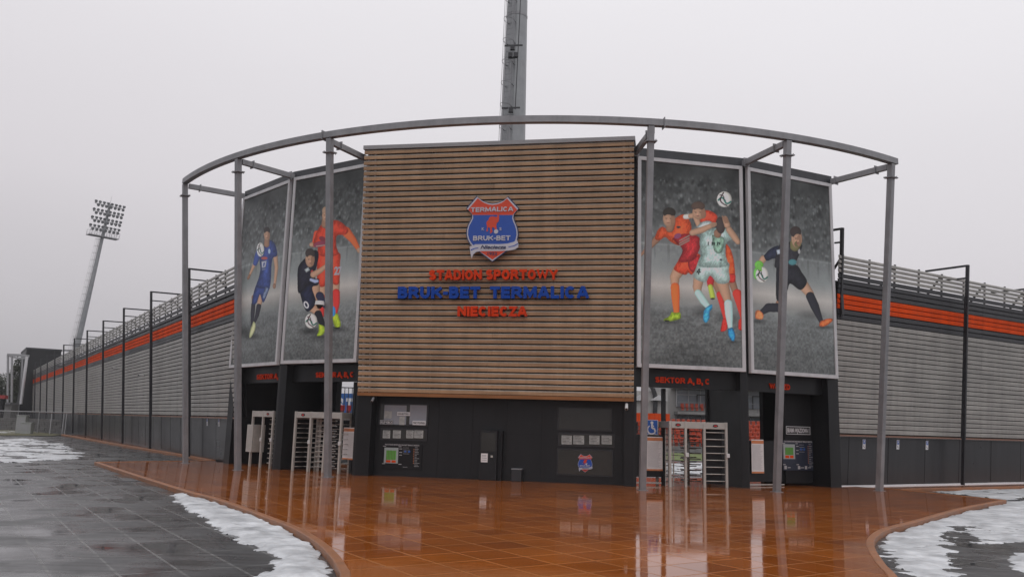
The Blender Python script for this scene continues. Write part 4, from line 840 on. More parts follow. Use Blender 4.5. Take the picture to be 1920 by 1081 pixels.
# ============================================================ TURNSTILES
def turnstile(f, us, w, label, arms, screen_at, zt=2.22, dep=1.15, rm='bar'):
    t = thing('turnstile', label, 'turnstile', f.p((us[0]+us[-1])/2, 0, w-.5)); a = .085
    for u in us:
        MB().fbox(f, u, u+a, w-a, w, 0, zt).build('upright', M['turn'], t, .008)
    for u in (us[0],): MB().fbox(f, u, u+a, w-dep-a, w-dep, 0, zt).build('upright', M['turn'], t, .008)
    hd = MB().fbox(f, us[0]+a+.002, us[-1]-.002, w-dep, w-.01, zt-.24, zt-.01).build('header', M['turn'], t, .01)
    for k, (p, q) in enumerate(zip(us, us[1:])):
        kind = arms[k]; m0, m1 = p+a, q
        if kind == 'comb':          # fixed comb of bars
            for j in range(8): z = .22 + j*.235; MB().tube(f.p(m0, z, w-.05), f.p(m1, z, w-.05), .017).build('bar', M['bar'], t, 0, True)
            mb = MB().fbox(f, m0, m1, w-.32, w-.30, .1, zt-.26); mb.build('back_panel', M['black'], t)
        if kind == 'rotor':         # revolving cross of arms on a central column
            c0 = (m0+m1)/2; mb = MB().tube(f.p(c0, .03, w-.6), f.p(c0, zt-.25, w-.6), .05); mb.build('rotor_column', M[rm], t, 0, True)
            mb = MB()
            for ang in (.35, .35+2.094, .35+4.188):
                for j in range(10): z = .18 + j*.19; mb.tube(f.p(c0, z, w-.6), f.p(c0+math.cos(ang)*.42, z, w-.6+math.sin(ang)*.5), .021)
            for j in range(12): z = .24+j*.15; mb.tube(f.p(m0, z, w-.55), f.p(m1, z, w-.6), .019)
            mb.build('rotor_arms', M[rm], t, 0, True)
        if kind == 'cage':          # curved side cage
            mb = MB()
            for j in range(11):
                z = .15 + j*.18; mb = MB(); pts = [f.p(m0 + (m1-m0)*(.5-.5*math.cos(x)), z, w-.1-.9*math.sin(x)*.9) for x in np.linspace(0, 3.14, 7)]
                for A_, B_ in zip(pts, pts[1:]): mb.tube(A_, B_, .012, n=6)
                mb.build('cage_hoop', M[rm], t, 0, True)
            mb = MB()
            for x in (.9, 1.6, 2.2): q_ = f.p(m0+(m1-m0)*(.5-.5*math.cos(x)), 0, w-.1-.81*math.sin(x)); mb.beam(q_, q_+Vector((0, 0, zt-.25)), .05, .03)
            mb.build('cage_strips', M['turn'], t)
        if k in screen_at:
            c0 = (m0+m1)/2; mb = MB().fpoly(f, [(c0+.10*math.cos(x*.5236), zt-.125+.052*math.sin(x*.5236)) for x in range(12)], w-.01, w+.004); s_ = mb.build('display', M['inkdark'], t)
            text(f, '\u2013\u2013 \u2013', (c0-.05, c0+.05, zt-.135, zt-.115), w+.004, M['led'], s_, .02, .002, name='led_digits') if False else MB().fbox(f, c0-.05, c0+.05, w+.004, w+.006, zt-.137, zt-.113).build('led_digits', M['led'], s_)
    for u in us[1::max(1, len(us)-2)]:
        MB().fbox(f, u+.01, u+.13, w+.001, w+.05, 1.02, 1.16).build('card_reader', M['cctv'], t, .01)
    return t
turnstile(F3, (1.29, 1.86, 2.55, 3.37), -.02, 'three-bay steel turnstile in the gateway right of the wooden screen', ('cage', 'rotor', 'comb'), (0, 2), rm='rotor')
turnstile(F1, (.90, 1.72, 2.50, 3.30), -.05, 'three-bay steel turnstile in the gateway left of the wooden screen', ('cage', 'rotor', 'cage'), (0,))
ts = turnstile(F0, (2.22, 3.10, 3.93), -.02, 'steel turnstile with a side cabinet in the leftmost gateway', ('none', 'rotor'), (1,))
u0, u1, z0, z1 = px_box(F0, .0, 464, 795, 483, 848); MB().fbox(F0, u0, u0+.5, -.55, -.0, z0, z1).build('control_box', M['turn'], ts, .01)

# ============================================================ RING OF GALVANISED STEEL
RB, RT, HR = 19.66, 20.71, 11.69
ring = thing('steel_ring_frame', 'curved galvanised steel ring beam on six outward leaning posts around the entrance', 'steel frame', (pol(RB, 0)))
n = 64; a0, a1 = ANG[0]-.006, ANG[5]+.012; vs = []; hw = .11; mb = MB()
for k in range(n+1):
    a = a0+(a1-a0)*k/n
    for dr_, dz in ((-hw, -hw), (hw, -hw), (hw, hw), (-hw, hw)): mb.v.append(tuple(pol(RT+dr_, a, HR+hw+.02+dz)))
for k in range(n):
    for j in range(4): mb.f.append((k*4+j, k*4+(j+1) % 4, (k+1)*4+(j+1) % 4, (k+1)*4+j))
mb.f += [(0, 1, 2, 3), (n*4, n*4+1, n*4+2, n*4+3)]
rb = mb.build('ring_beam', M['galv'], ring)
for j in (2, 3):
    for da in (-.010,):
        mb = MB(); a = ANG[j]+da*(1 if j == 2 else -1.6); q = pol(RT, a, HR+.13); tn = pol(RT, a+.001)-pol(RT, a-.001); mb.beam(q-tn.normalized()*.015, q+tn.normalized()*.015, .30, .34); mb.build('splice_flange', M['galv'], rb)
PANG = [a+b for a, b in zip(ANG, (-.003, -.001, .0026, -.0044, .001, -.001))]
for j in range(6):
    p0, p1 = pol(RB, PANG[j], 0), pol(RT, PANG[j], HR); rad = (pol(RT, PANG[j])-pol(RB, PANG[j])).normalized()
    po = MB().beam(p0, p1, .20, .20, rad).build('post', M['galv'], ring, .012)
    MB().prism([(p0+rad*a_+Vector((-rad.y, rad.x, 0))*b_)[:2] for a_, b_ in ((-.15, -.15), (.15, -.15), (.15, .15), (-.15, .15))], .0, .015).build('base_plate', M['galv'], po)
    q = p0.lerp(p1, .957); ax = (p1-p0).normalized(); MB().beam(q-ax*.02, q+ax*.02, .36, .36, rad).build('flange_plate', M['galv'], po)
    mb = MB()
    for sx in (-1, 1):
        for sy in (-1, 1):
            tn = Vector((-rad.y, rad.x, 0)); bq = q+tn*sx*.14+rad*sy*.14; mb.tube(bq-ax*.05, bq+ax*.05, .014, n=6)
    mb.build('bolts', M['galv'], po)
    A_ = pol(RT-.15, ANG[j], HR-.07); B_ = pol(RAD+(.0 if j not in (2, 3) else -.05), ANG[j], HR-.05)
    br_ = MB().beam(A_, B_, .15, .20).build('roof_beam', M['galv'], ring)
    d_ = (B_-A_).normalized(); MB().beam(A_+d_*.45, A_+d_*.48, .24, .30).build('end_plate', M['galv'], br_); MB().beam(B_-d_*.25, B_-d_*.22, .24, .32).build('end_plate', M['galv'], br_)

# ============================================================ WINGS WITH SLATTED CLADDING
class LeanFace(Face):       # the wings lean outward with height, like their posts
    def __init__(s, f, w0): s.a, s.d, s.n, s.w0 = f.a, f.d, f.n, w0
    def p(s, u, z, w=0.): return s.a + s.d*u + s.n*(w + s.w0 + .082*z) + Vector((0, 0, z))
def wing(f, u0, u1, zs, w0, label):
    f = LeanFace(f, w0); zg, zo0, zo1, zc, zt = zs
    t = thing('stadium_wing_wall', label, 'wall', f.p((u0+min(u1, 40))/2, 0, 0)); pit = .198; r = random.Random(4)
    MB().fbox(f, u0, u1, -.16, -.02, .035 if w0 < -.4 else -.1, 1.86).build('plinth', M['plinth'], t)
    mb = MB(); u = u0+1.0
    while u < u1: mb.fbox(f, u, u+.014, -.02, -.012, .06, 1.86); u += 2.43
    mb.build('plinth_joints', M['black'], t)
    MB().fbox(f, u0, u1, -.02, .10, 1.862, 1.93).build('base_rail', mat('rust_tinted_rail', (.22, .12, .085), .5, 0, .15, 1), t)
    bands = [('grey_cladding', 'slat', 1.97, zg), ('charcoal_band', 'slatdark', zg, zo0), ('orange_band', 'slatorange', zo0, zo1), ('charcoal_band', 'slatdark', zo1, zc), ('grey_rail_band', 'slat', zc+.02, zt)]
    for nm, m, z0, z1 in bands:
        n = max(1, round((z1-z0)/pit)); mb = MB(); p = (z1-z0)/n
        for k in range(n):
            u = u0; hf = .126 if nm != 'grey_rail_band' else .085; hs = .045
            if nm == 'orange_band': hf, hs = .125, .05
            while u < u1: e_ = min(u+9.74, u1); slat_run(mb, f, u+.004, e_-.004, z0+p*k+.01+r.uniform(-.003, .003), .06+r.uniform(-.003, .003), hf, hs); u = e_
        mb.build(nm, M[m], t)
    mb = MB(); u = u0+.3
    while u < u1: mb.fbox(f, u, u+.06, -.08, -.015, 1.93, zt+.03); u += 1.62
    mb.build('cladding_rails', M['post'], t)
    MB().fbox(f, u0, u1, -.45, -.40, 1.93, zc-.2).build('liner_sheet', M['black'], t)
    mb = MB(); u = u0+.3
    while u < u1: mb.beam(f.p(u, 6.8, -1.6), f.p(u, zt-.1, -.1), .07, .07); u += 3.24
    mb.build('raking_struts', M['post'], t)
wing(FL, -.75, 114, (6.0, 6.33, 6.93, 7.62, 8.40), -.35, 'long slatted stadium wing running away to the left, grey with an orange band')
wing(FR, -.05, 60, (6.24, 6.64, 7.21, 8.0, 8.72), -.45, 'slatted stadium wing right of the entrance, grey with an orange band')
def wall_post(f, u, label, zt=9.18, arm=1.9, W0=.02, W1=.80, zb=0.):
    t = thing('bracket_post', label, 'post', f.p(u, 0, .2), 'dark steel bracket posts leaning out from the wings')
    MB().beam(f.p(u, zb, W0), f.p(u, zt, W1), .09, .13, f.n).build('shaft', M['post'], t)
    MB().beam(f.p(u, max(1.9, zb+.1), W0+.12-.02), f.p(u, zt-1.35, W1-.16), .14, .06, f.n).build('stiffener', M['post'], t)
    MB().beam(f.p(u, zt-.03, W1), f.p(u, zt+.0, W1-arm), .07, .08).build('arm', M['post'], t)
    MB().beam(f.p(u, zt-.55, W1-.06), f.p(u, zt-.53, W1-arm*.6), .06, .06).build('brace', M['post'], t)
ordn = ['nearest', 'second', 'third', 'fourth', 'fifth', 'sixth', 'seventh', 'eighth', 'ninth', 'tenth', 'eleventh']
for k in range(11): wall_post(FL, 6.28+9.74*k, f'dark bracket post on the left wing, {ordn[k]} from the entrance')
wall_post(FR, .13, 'dark bracket post on the right wing, tucked behind the goalkeeper poster', 9.75, .6, .12, .34, 6.3); wall_post(FR, 7.72, 'dark bracket post on the right wing standing clear in the open'); wall_post(FR, 15.3, 'dark bracket post whose arm tip shows at the far right edge', arm=3.2)
# disabled-parking plates on the plinths
for f, x, y, lb in ((FR, 1620.5, 832, 'parking plate on the right plinth, nearest the entrance'), (FR, 1684, 833, 'parking plate on the right plinth, middle of three'), (FR, 1738.5, 834, 'parking plate on the right plinth, farthest right'), (FL, 388.5, 790, 'small parking plate on the left plinth, farther from the entrance'), (FL, 410.5, 791, 'small parking plate on the left plinth, nearer the entrance')):
    wo_ = (-.35 if f is FL else -.45)+.082*1.65; u, z = uz(f, x, y, wo_); f = LeanFace(f, -.35 if f is FL else -.45); t = thing('parking_plate', lb, 'sign', f.p(u, z, 0)); h_ = .17
    MB().fbox(f, u-h_/2, u+h_/2, -.012, .0, z-.18, z+.18).build('plate', M['signwhite'], t); MB().fbox(f, u-.07, u+.07, .0, .003, z+.01, z+.16).build('blue_field', M['signblue'], t)
    text(f, 'P', (u-.03, u+.035, z+.03, z+.14), .003, M['signwhite'], t, .03, .003); mb = MB(); stroke(mb, f, (u-.02, z-.04), (u-.01, z-.10), .004, .012); stroke(mb, f, (u-.01, z-.10), (u+.03, z-.13), .004, .012); mb.build('symbol', M['inkdark'], t)

# ============================================================ FLOODLIGHT MASTS
def floodlight(B, T, r0, r1, yaw, label, head_w=5.4, ladder=(-1, 0), rungs=.6, zr=(0, 99)):
    t = thing('floodlight_mast', label, 'floodlight', B); B, T = Vector(B), Vector(T); ax = (T-B).normalized(); L = (T-B).length
    sh = MB().tube(B, T, r0, r1, 12).build('shaft', M['galv_light'], t)
    P = lambda s: B + ax*s; R = lambda s: r0+(r1-r0)*s/L
    mb = MB()
    for s in (L*.33, L*.62): mb.tube(P(s)-ax*.08, P(s)+ax*.08, R(s)+.02, n=12)
    mb.build('joint_band', M['galv'], sh)
    ld = Vector((ladder[0], ladder[1], 0)).normalized(); ls = Vector((-ld.y, ld.x, 0)); mb = MB(); hl = L-6.6
    for q in (-.22, .22): mb.tube(P(3)+ld*(R(3)+.16)+ls*q, P(hl)+ld*(R(hl)+.16)+ls*q, .025, n=6)
    s = 3.
    while s < hl:
        c = P(s)+ld*(R(s)+.16); mb.tube(c-ls*.22, c+ls*.22, .014, n=5); s += .35
    mb.build('ladder', M['galv'], t)
    mb = MB(); s = 4.
    while s < hl:
        c = P(s)+ld*(R(s)+.16); pts = [c+ls*.3*math.cos(x)+ld*.62*math.sin(x) for x in np.linspace(0, math.pi, 8)]
        for a, b in zip(pts, pts[1:]): mb.tube(a, b, .016, n=5)
        mb.tube(P(s)+ld*R(s)*.9-ls*.24, c-ls*.24, .03, n=5); mb.tube(P(s)+ld*R(s)*.9+ls*.24, c+ls*.24, .03, n=5); s += 1.3
    for q in (.5, 1.57, 2.64): o_ = ls*.3*math.cos(q)+ld*.62*math.sin(q); mb.tube(P(4)+ld*(R(4)+.16)+o_, P(hl)+ld*(R(hl)+.16)+o_, .014, n=5)
    mb.build('ladder_cage', M['galv'], t)
    cb = Vector((math.cos(yaw), math.sin(yaw), 0)); cf = Vector((cb.y, -cb.x, 0))      # crossbar direction, facing direction
    pc = P(L-6.4); mb = MB(); q = [pc + cb*a + cf*b for a, b in ((-2.7, -.55), (2.7, -.55), (2.7, .75), (-2.7, .75))]
    mb.hexa(q + [k+ax*.16 for k in q]); mb.build('platform', M['galv'], t)
    mb = MB()
    for a in np.linspace(-2.7, 2.7, 7):
        for b in (-.55, .75): mb.tube(pc+cb*a+cf*b, pc+cb*a+cf*b+ax*1.1, .03, n=5)
    for b in (-.55, .75):
        for h_ in (.55, 1.1): mb.tube(pc-cb*2.7+cf*b+ax*h_, pc+cb*2.7+cf*b+ax*h_, .025, n=5)
    mb.build('platform_rail', M['galv'], t)
    lamp_me = None
    for k in range(4):
        s = L-.35-1.5*k; c = P(s)
        MB().beam(c-cb*(head_w/2), c+cb*(head_w/2), .11, .11, ax).build('crossbar', M['galv'], t)
        for row in range(2):
            for j in range(8):
                a = (-1+2*j/7)*head_w/2*.96; q = c + cb*(a+(.3 if row else 0)*(1 if a < 0 else -1)) + cf*(.55 if row else 0) + ax*(.42 if not row else -.34)
                d = (cf*.85 - ax*.5 + cb*.25*random.uniform(-1, 1)).normalized()
                if lamp_me is None or True:
                    mb = MB().tube(q-d*.26, q-d*.05, .15, .2, 8).tube(q-d*.05, q+d*.2, .18, .28, 10).tube(c+cb*a+cf*(.3 if row else 0), q, .03, n=4)
                    mb.build('lamp', M['galv_light'], t, 0, False)
    MB().tube(T, T+ax*1.6, .03, .012, 5).build('lightning_rod', M['galv'], t)
    return t
mc = floodlight((-.29, 45, 0), (-.08, 45.6, 41), .97, .38, .0, 'thick grey floodlight mast rising behind the wooden screen', ladder=(-.45, -.9))
mb = MB()      # small floodlights, brackets and a cable tray fixed low on the near mast
def mpt(px, py, dy=-.8): q = at(px, py, 45+dy); return q
for x, y in ((961, 90), (957, 104), (967, 104), (958, 207)): q = mpt(x, y); mb.box(q.x-.12, q.x+.12, q.y-.15, q.y+.05, q.z-.14, q.z+.12)
mb.build('spot_lamp', M['post'], mc)
mb = MB()
for x0, x1, y in ((946, 980, 86), (953, 969, 109), (940, 975, 203)): a, b = mpt(x0, y), mpt(x1, y-1); mb.beam(a, b, .05, .09)
a, b = mpt(966, 205), mpt(976, 0); mb.beam(a, b, .05, .06)
mb.build('bracket', M['post'], mc)
floodlight((-79.7, 150, 0), (-75.1, 150.3, 40.4), .66, .22, .88, 'distant floodlight mast with four rows of lamps, leaning right above the left wing', ladder=(-1, -.25))

# ============================================================ INSIDE THE STADIUM, SEEN THROUGH THE GATES
def PB(mb, x0, y0, x1, y1, Y, d=.3):
    a, b = at(x0, y0, Y), at(x1, y1, Y); mb.box(min(a.x, b.x), max(a.x, b.x), Y, Y+d, min(a.z, b.z), max(a.z, b.z)); return mb
cb_ = thing('club_building', 'pale glazed club building with balcony, seen through the right gateways', 'building', (24, 98, 0))
a, b = at(1252, 700, 95), at(1560, 700, 95)
MB().box(a.x, b.x, 95.4, 108, GZ, 9.5).build('wall', M['render'], cb_)
MB().box(a.x+1, b.x, 95.2, 95.39, 4.55, 6.5).build('upper_glazing', M['glass'], cb_)
MB().box(a.x+1, b.x, 95.2, 95.39, .6, 3.5).build('lower_glazing', M['glass'], cb_)
mb = MB(); x = a.x+1
while x < b.x: mb.box(x, x+.07, 95.1, 95.2, 4.55, 6.5).box(x, x+.07, 95.1, 95.2, .6, 3.5); x += 1.35
mb.box(a.x+1, b.x, 95.1, 95.2, 5.9, 5.97); mb.build('mullions', M['frame'], cb_)
mb = MB()
for k in (3.3, 6.4, 9.6, 12.8): mb.box(a.x+k, a.x+k+.09, 95.0, 95.1, 4.5, 5.9).box(a.x+k+.95, a.x+k+1.04, 95.0, 95.1, 4.5, 5.9).box(a.x+k, a.x+k+1.04, 95.0, 95.1, 5.9, 6.0)
mb.build('balcony_door', M['post'], cb_)
MB().box(a.x+.8, b.x, 93.4, 95.4, 3.7, 4.0).build('balcony', M['concrete'], cb_)
MB().box(a.x+.4, b.x, 92.9, 95.4, 6.55, 6.8).build('roof_slab', M['concrete'], cb_)
mb = MB(); x = a.x+.9
while x < b.x: mb.tube((x, 93.45, 4.0), (x, 93.45, 5.0), .025, n=4); x += 1.1
mb.tube((a.x+.8, 93.45, 5.0), (b.x, 93.45, 5.0), .03, n=4); mb.build('balcony_rail', M['galv'], cb_)
mb = MB()
for k in (4.2, 9.8, 15.):    # branching steel props under the balcony
    q = Vector((a.x+k, 93.6, .2)); mb.tube(q, q+Vector((0, 0, 2.1)), .09, n=6)
    for s in (-1, -.45, .45, 1): mb.tube(q+Vector((0, 0, 2.1-.3*abs(s))), q+Vector((s*2.2, 0, 3.6)), .05, n=5)
mb.build('branching_props', M['post'], cb_)
mt = thing('marquee', 'pale marquee hall with a curved dark rib behind the gates', 'tent', (15, 90, 0))
MB().box(11, at(1252, 700, 90).x, 90, 96, 0, 6.0).build('wall', M['render'], mt)
mb = MB(); pts = [at(*q, 89.8) for q in ((1216, 715), (1224, 728), (1228, 740), (1229, 752), (1228, 775))]
for p_, q_ in zip(pts, pts[1:]): mb.beam(p_, q_, .45, .2, (0, 1, 0))
mb.build('curved_rib', M['post'], mt)
mb = MB(); q = [at(*k, 89.7) for k in ((1210, 750), (1222, 745), (1244, 750), (1240, 744), (1226, 745))]
for k in (1200, 1236): c = at(k, 744, 89.5); mb.add([(c.x-.9, 89.5, c.z-.35), (c.x+.9, 89.5, c.z-.35), (c.x, 89.5, c.z+.25), (c.x-.9, 89.9, c.z-.35), (c.x+.9, 89.9, c.z-.35), (c.x, 89.9, c.z+.25)], [(0, 1, 2), (3, 4, 5), (0, 1, 4, 3), (1, 2, 5, 4), (2, 0, 3, 5)])
mb.build('canopy_tip', M['frame'], mt)
ks = thing('orange_kiosk', 'orange fascia above a dark stand entrance beside the wheelchair sign', 'kiosk', (14, 83, 0))
PB(MB(), 1180, 773, 1256, 790, 80.5).build('fascia', M['slatorange'], ks); PB(MB(), 1180, 790, 1196, 812, 80.7).build('side_wall', M['black'], ks)
mb = MB()
for y in (798, 806, 814, 822): PB(mb, 1190, y, 1262, y+1.2, 79)
mb.build('crush_barrier', M['post'], ks)
st = thing('far_terrace', 'stepped concrete terrace beyond the pitch carrying orange seats', 'stand', (20, 80, 0))
x0, x1 = at(1188, 800, 82).x, at(1520, 800, 82).x
for k in range(6): MB().box(x0, x1, 80+.75*k, 80+.75*(k+1) if k < 5 else 86, GZ, .45+.36*k).build('step', M['concrete'], st)
sm_ = MB().box(-.19, .19, -.02, .36, .30, .36).box(-.19, .19, .34, .40, .36, .78).box(-.14, .14, .1, .3, .0, .30).build('stadium_seat', M['seat'], None, .03)
tag(sm_, 'orange plastic seat on the far terrace seen between the gate posts', 'seat', 'orange seats on the far terrace')
first = True
for k in range(6):
    x = x0+.3
    while x < x1-.2:
        px_ = 960 + F_PX*x/(80+.75*k)
        if True:
            o = sm_ if first else sm_.copy()
            if not first: C.objects.link(o)
            first = False; o.location = (x, 80+.75*k, .45+.36*k)
        x += .50
s2 = None
for k in range(9):
    o = sm_.copy(); C.objects.link(o); o.location = (a.x+1.5+.55*k + (1.2 if k > 5 else 0), 94.0, 4.15); o['label'] = 'orange plastic seat on the balcony of the club building'; o['group'] = 'orange seats on the club balcony'
# left gateway: steps, red seats, blue board, black railing
bs = thing('blue_board', 'blue advertising board with white letters behind the left gateway', 'sign', (-13.6, 72, 2.7))
Fb = Face((at(600, 738, 72).x, 72, 0), (1, 0, 0), (0, -1, 0)); W_b = at(690, 738, 72).x - at(600, 738, 72).x
MB().fbox(Fb, 0, W_b, -.1, 0, 2.55, 4.25).build('board', M['blueboard'], bs)
ub = lambda px, py: at(px, py, 72).x - Fb.a.x
for s, p0, p1 in (('B', 617, 627), ('S', 633, 644), ('T', 649, 661), ('A', 669, 682)): text(Fb, s, (ub(p0, 750), ub(p1, 750), 2.75, 3.85), 0, M['signwhite'], bs, .06, .03, name='letter')
ss = thing('side_stand', 'dark steel-framed stand end under the blue board', 'stand', (-13.5, 68, 0))
a_, b_x = at(596, 780, 68).x, at(690, 780, 68).x
MB().box(a_, b_x, 68.2, 71, GZ, 2.3).build('deck', M['dark'], ss)
mb = MB(); x = a_
while x < b_x-1: mb.tube((x, 68, .2), (x+1.1, 68, 1.9), .04, n=5); mb.tube((x+1.1, 68, .2), (x, 68, 1.9), .04, n=5); mb.tube((x, 68, 0), (x, 68, 2.3), .05, n=5); x += 1.1
mb.tube((a_, 68, 2.0), (b_x, 68, 2.0), .06, n=5); mb.build('truss', M['galv'], ss)
x = a_+.2; k = 0; base = None
while x < b_x-.2:
    o = sm_.copy(); o.data = sm_.data if base is None else base
    if base is None:
        base = sm_.data.copy(); base.materials.clear(); base.materials.append(M['redseat']); o.data = base
    C.objects.link(o); o.location = (x, 68.6, 2.3 + (.12 if int(x*1.3) % 3 else -.0)); o['label'] = 'dark red seat in front of the blue board'; o['group'] = 'dark red seats before the blue board'; x += .52
rl = thing('black_railing', 'stepped black railing of upright bars behind the left turnstiles', 'railing', (-8.5, 46, 0))
for p0, p1, yt in ((600, 636, 716), (640, 668, 726), (671, 690, 736)):
    mb = MB(); A_, B_ = at(p0, yt, 46), at(p1, yt, 46); nn = max(2, int((B_.x-A_.x)/.19)); zb = 1.95
    for k in range(nn+1): x = A_.x+(B_.x-A_.x)*k/nn; mb.box(x-.017, x+.017, 46-.017, 46.017, zb, A_.z-.02)
    mb.box(A_.x-.03, B_.x+.03, 45.97, 46.03, A_.z-.02, A_.z+.03); mb.box(A_.x-.03, B_.x+.03, 45.97, 46.03, zb-.05, zb); mb.build('rail_panel', M['post'], rl)
MB().box(at(600, 780, 46).x, at(700, 780, 46).x, 45.9, 46.1, GZ, 1.9).build('base_wall', M['dark'], rl)

# ============================================================ FAR LEFT: second entrance, fence, cabinets, trees
se = thing('second_entrance', 'dark far entrance block at the end of the left wing', 'building', FL.p(116, 0, 0))
MB().fbox(FL, 113, 126, -3.2, 1.6, GZ, 11.6).build('wall', M['dark'], se)
MB().fbox(FL, 112.9, 126.1, -3.3, 1.7, 11.6, 11.85).build('parapet', M['parapet'], se)
MB().fbox(FL, 104, 113, -9, -4, GZ, 9.9).build('rear_wall', M['dark'], se)
sf = thing('far_ring_frame', 'small-looking galvanised portal frame on a concrete plinth, far left', 'steel frame', at(25, 780, 126))
Yf = 126
def pol_(mb, pts, wd, Y0=Yf, dY=0):
    for (x0, y0), (x1, y1) in zip(pts, pts[1:]): mb.beam(at(x0, y0, Y0), at(x1, y1, Y0+dY), wd, wd)
for p_ in (((15, 664), (14.5, 754)), ((22.5, 668), (22, 754))): mb = MB(); pol_(mb, p_, .24); mb.build('post', M['cap'], sf)
mb = MB(); pol_(mb, ((43, 673), (40, 752)), .3, Yf+6); mb.build('post', M['cap'], sf)
mb = MB(); pol_(mb, ((50.5, 668), (39, 757)), .3, Yf-2); mb.build('leaning_post', M['frame'], sf)
mb = MB(); pol_(mb, ((14.5, 664.5), (36, 665.5), (54, 667)), .34); mb.build('ring_beam', M['cap'], sf)
mb = MB(); pol_(mb, ((15, 665), (24, 669), (36, 671.5), (50, 671)), .26, Yf+3); mb.build('ring_beam', M['cap'], sf)
A_, B_ = at(12, 754, Yf), at(26, 758, Yf); MB().box(A_.x, B_.x, Yf-1, Yf+1.2, B_.z, A_.z).build('plinth_cap', M['galv'], sf)
A_, B_ = at(13.5, 758, Yf), at(24, 790, Yf); MB().box(A_.x, B_.x, Yf-.8, Yf+1, GZ, A_.z-.01).build('plinth', M['concrete'], sf)
Yc = 82
fe = thing('mesh_fence', 'grey wire mesh fence crossing from the far left to the wing wall', 'fence', at(40, 800, Yc))
xa, xb = -62., at(150, 800, 78).x-.4
mb = MB(); fz = 1.95
x = xa
while x < xb: mb.box(x, x+.012, Yc, Yc+.012, .1, fz); x += .16
z = .1
while z < fz: mb.box(xa, xb, Yc-.006, Yc+.006, z, z+.012); z += .2
mb.build('mesh', M['galv'], fe)
MB().tube((xa, Yc, fz+.02), (xb, Yc, fz+.02), .045, n=6).build('top_rail', M['cap'], fe)
x = xa
while x < xb: MB().tube((x, Yc, GZ), (x, Yc, fz), .04, n=6).build('fence_post', M['cap'], fe); x += 4.1
for px_ in (93, 116, 121): A_, B_ = at(px_, 812, Yc-3), at(px_+4, 775, Yc-2.6); o = MB().beam((A_.x, Yc-3, GZ), B_, .07, .07).build('raking_stay', M['cap'], fe)
for (x0, y0, x1, y1, lb, hd) in ((32, 777.5, 46, 806, 'taller pale grey utility cabinet by the far fence', 1), (40, 791, 57, 809, 'lower wider utility cabinet standing in front of the taller one', 0)):
    Yq = 79.5-1.2*(1-hd); A_, B_ = at(x0, y0, Yq), at(x1, y1, Yq); t = thing('utility_cabinet', lb, 'cabinet', ((A_.x+B_.x)/2, Yq, 0))
    MB().box(A_.x, B_.x, Yq, Yq+.5, GZ, A_.z-.08).build('body', M['cabinet'], t, .02); MB().box(A_.x-.04, B_.x+.04, Yq-.04, Yq+.54, A_.z-.08, A_.z).build('lid', M['cabinet'], t, .02)
    MB().box(A_.x+.08, B_.x-.08, Yq-.015, Yq, .25, A_.z-.2).build('door', M['cap'], t, .005)
sw_ = MB()
for k in range(26):
    for j in range(4): x = -72+1.2*k+.6*(j % 2); sw_.box(x+.02, x+1.18, 92-.04*random.random(), 92.5, .33*j+GZ, .33*j+.32+GZ)
tag(sw_.build('stone_wall', M['stone'], None, .02), 'low grey stone block wall behind the far mesh fence', 'wall')
kk = thing('market_stall', 'dark stall with a red roof edge at the far left', 'stall', (-78, 124, 0))
A_, B_ = at(-40, 739, 122), at(9, 747, 122); MB().box(A_.x, B_.x, 122, 122.8, B_.z, A_.z).build('roof', M['redcover'], kk); MB().box(A_.x+.3, B_.x-.3, 122.1, 122.7, GZ, B_.z-.01).build('body', M['black'], kk)

def tree(base, height, width, label, n=5200, seed=1):
    r = np.random.default_rng(seed); t = thing('evergreen_tree', label, 'tree', base, None); b = Vector(base); mb = MB()
    mb.tube(b, b+Vector((.2, 0, height*.45)), .28, .2, 8); mb.tube(b+Vector((.2, 0, height*.45)), b+Vector((0, .1, height*.93)), .2, .04, 7)
    ends = []
    for k in range(26):
        h_ = height*(.18+.72*k/26); a = k*2.4+r.random(); ln = width*.5*(1-.55*(h_/height)**1.6)*(.7+.45*r.random()); s_ = b+Vector((.15, 0, h_)); e_ = s_+Vector((math.cos(a)*ln, math.sin(a)*ln, ln*.35)); mb.tube(s_, e_, .08, .02, 5); ends.append((s_, e_))
    mb.build('trunk', M['bark'], t)
    mb = MB(); cl = []
    for s_, e_ in ends:
        for k in range(5): f_ = .35+.68*r.random(); cl.append((s_.lerp(e_, f_) + Vector(tuple(r.normal(0, .25, 3))), .55+.5*r.random()))
    for i in range(n):
        c, s_ = cl[r.integers(len(cl))]; d = r.normal(0, 1, 3); d = d/np.linalg.norm(d)*(r.random()**.5)*s_; p = c+Vector(tuple(d)); q = r.normal(0, 1, (2, 3)); q = q/np.linalg.norm(q, axis=1)[:, None]*(.11+.10*r.random())
        u_, v_ = Vector(tuple(q[0])), Vector(tuple(q[1])); o = len(mb.v); mb.v += [tuple(p-u_), tuple(p+v_), tuple(p+u_), tuple(p-v_)]; mb.f.append((o, o+1, o+2, o+3))
    mb.build('crown', M['leaf'], t)
q = at(33, 780, 140); tree((q.x, 140, GZ), 11.3, 6.2, 'dark evergreen behind the far portal frame', seed=3)
q = at(4, 780, 146); tree((q.x, 146, GZ), 8.2, 7.5, 'lower broad dark evergreen at the left picture edge', seed=5)
q = at(-35, 780, 150); tree((q.x, 150, GZ), 9.5, 8, 'dark evergreen just outside the left picture edge', seed=6)

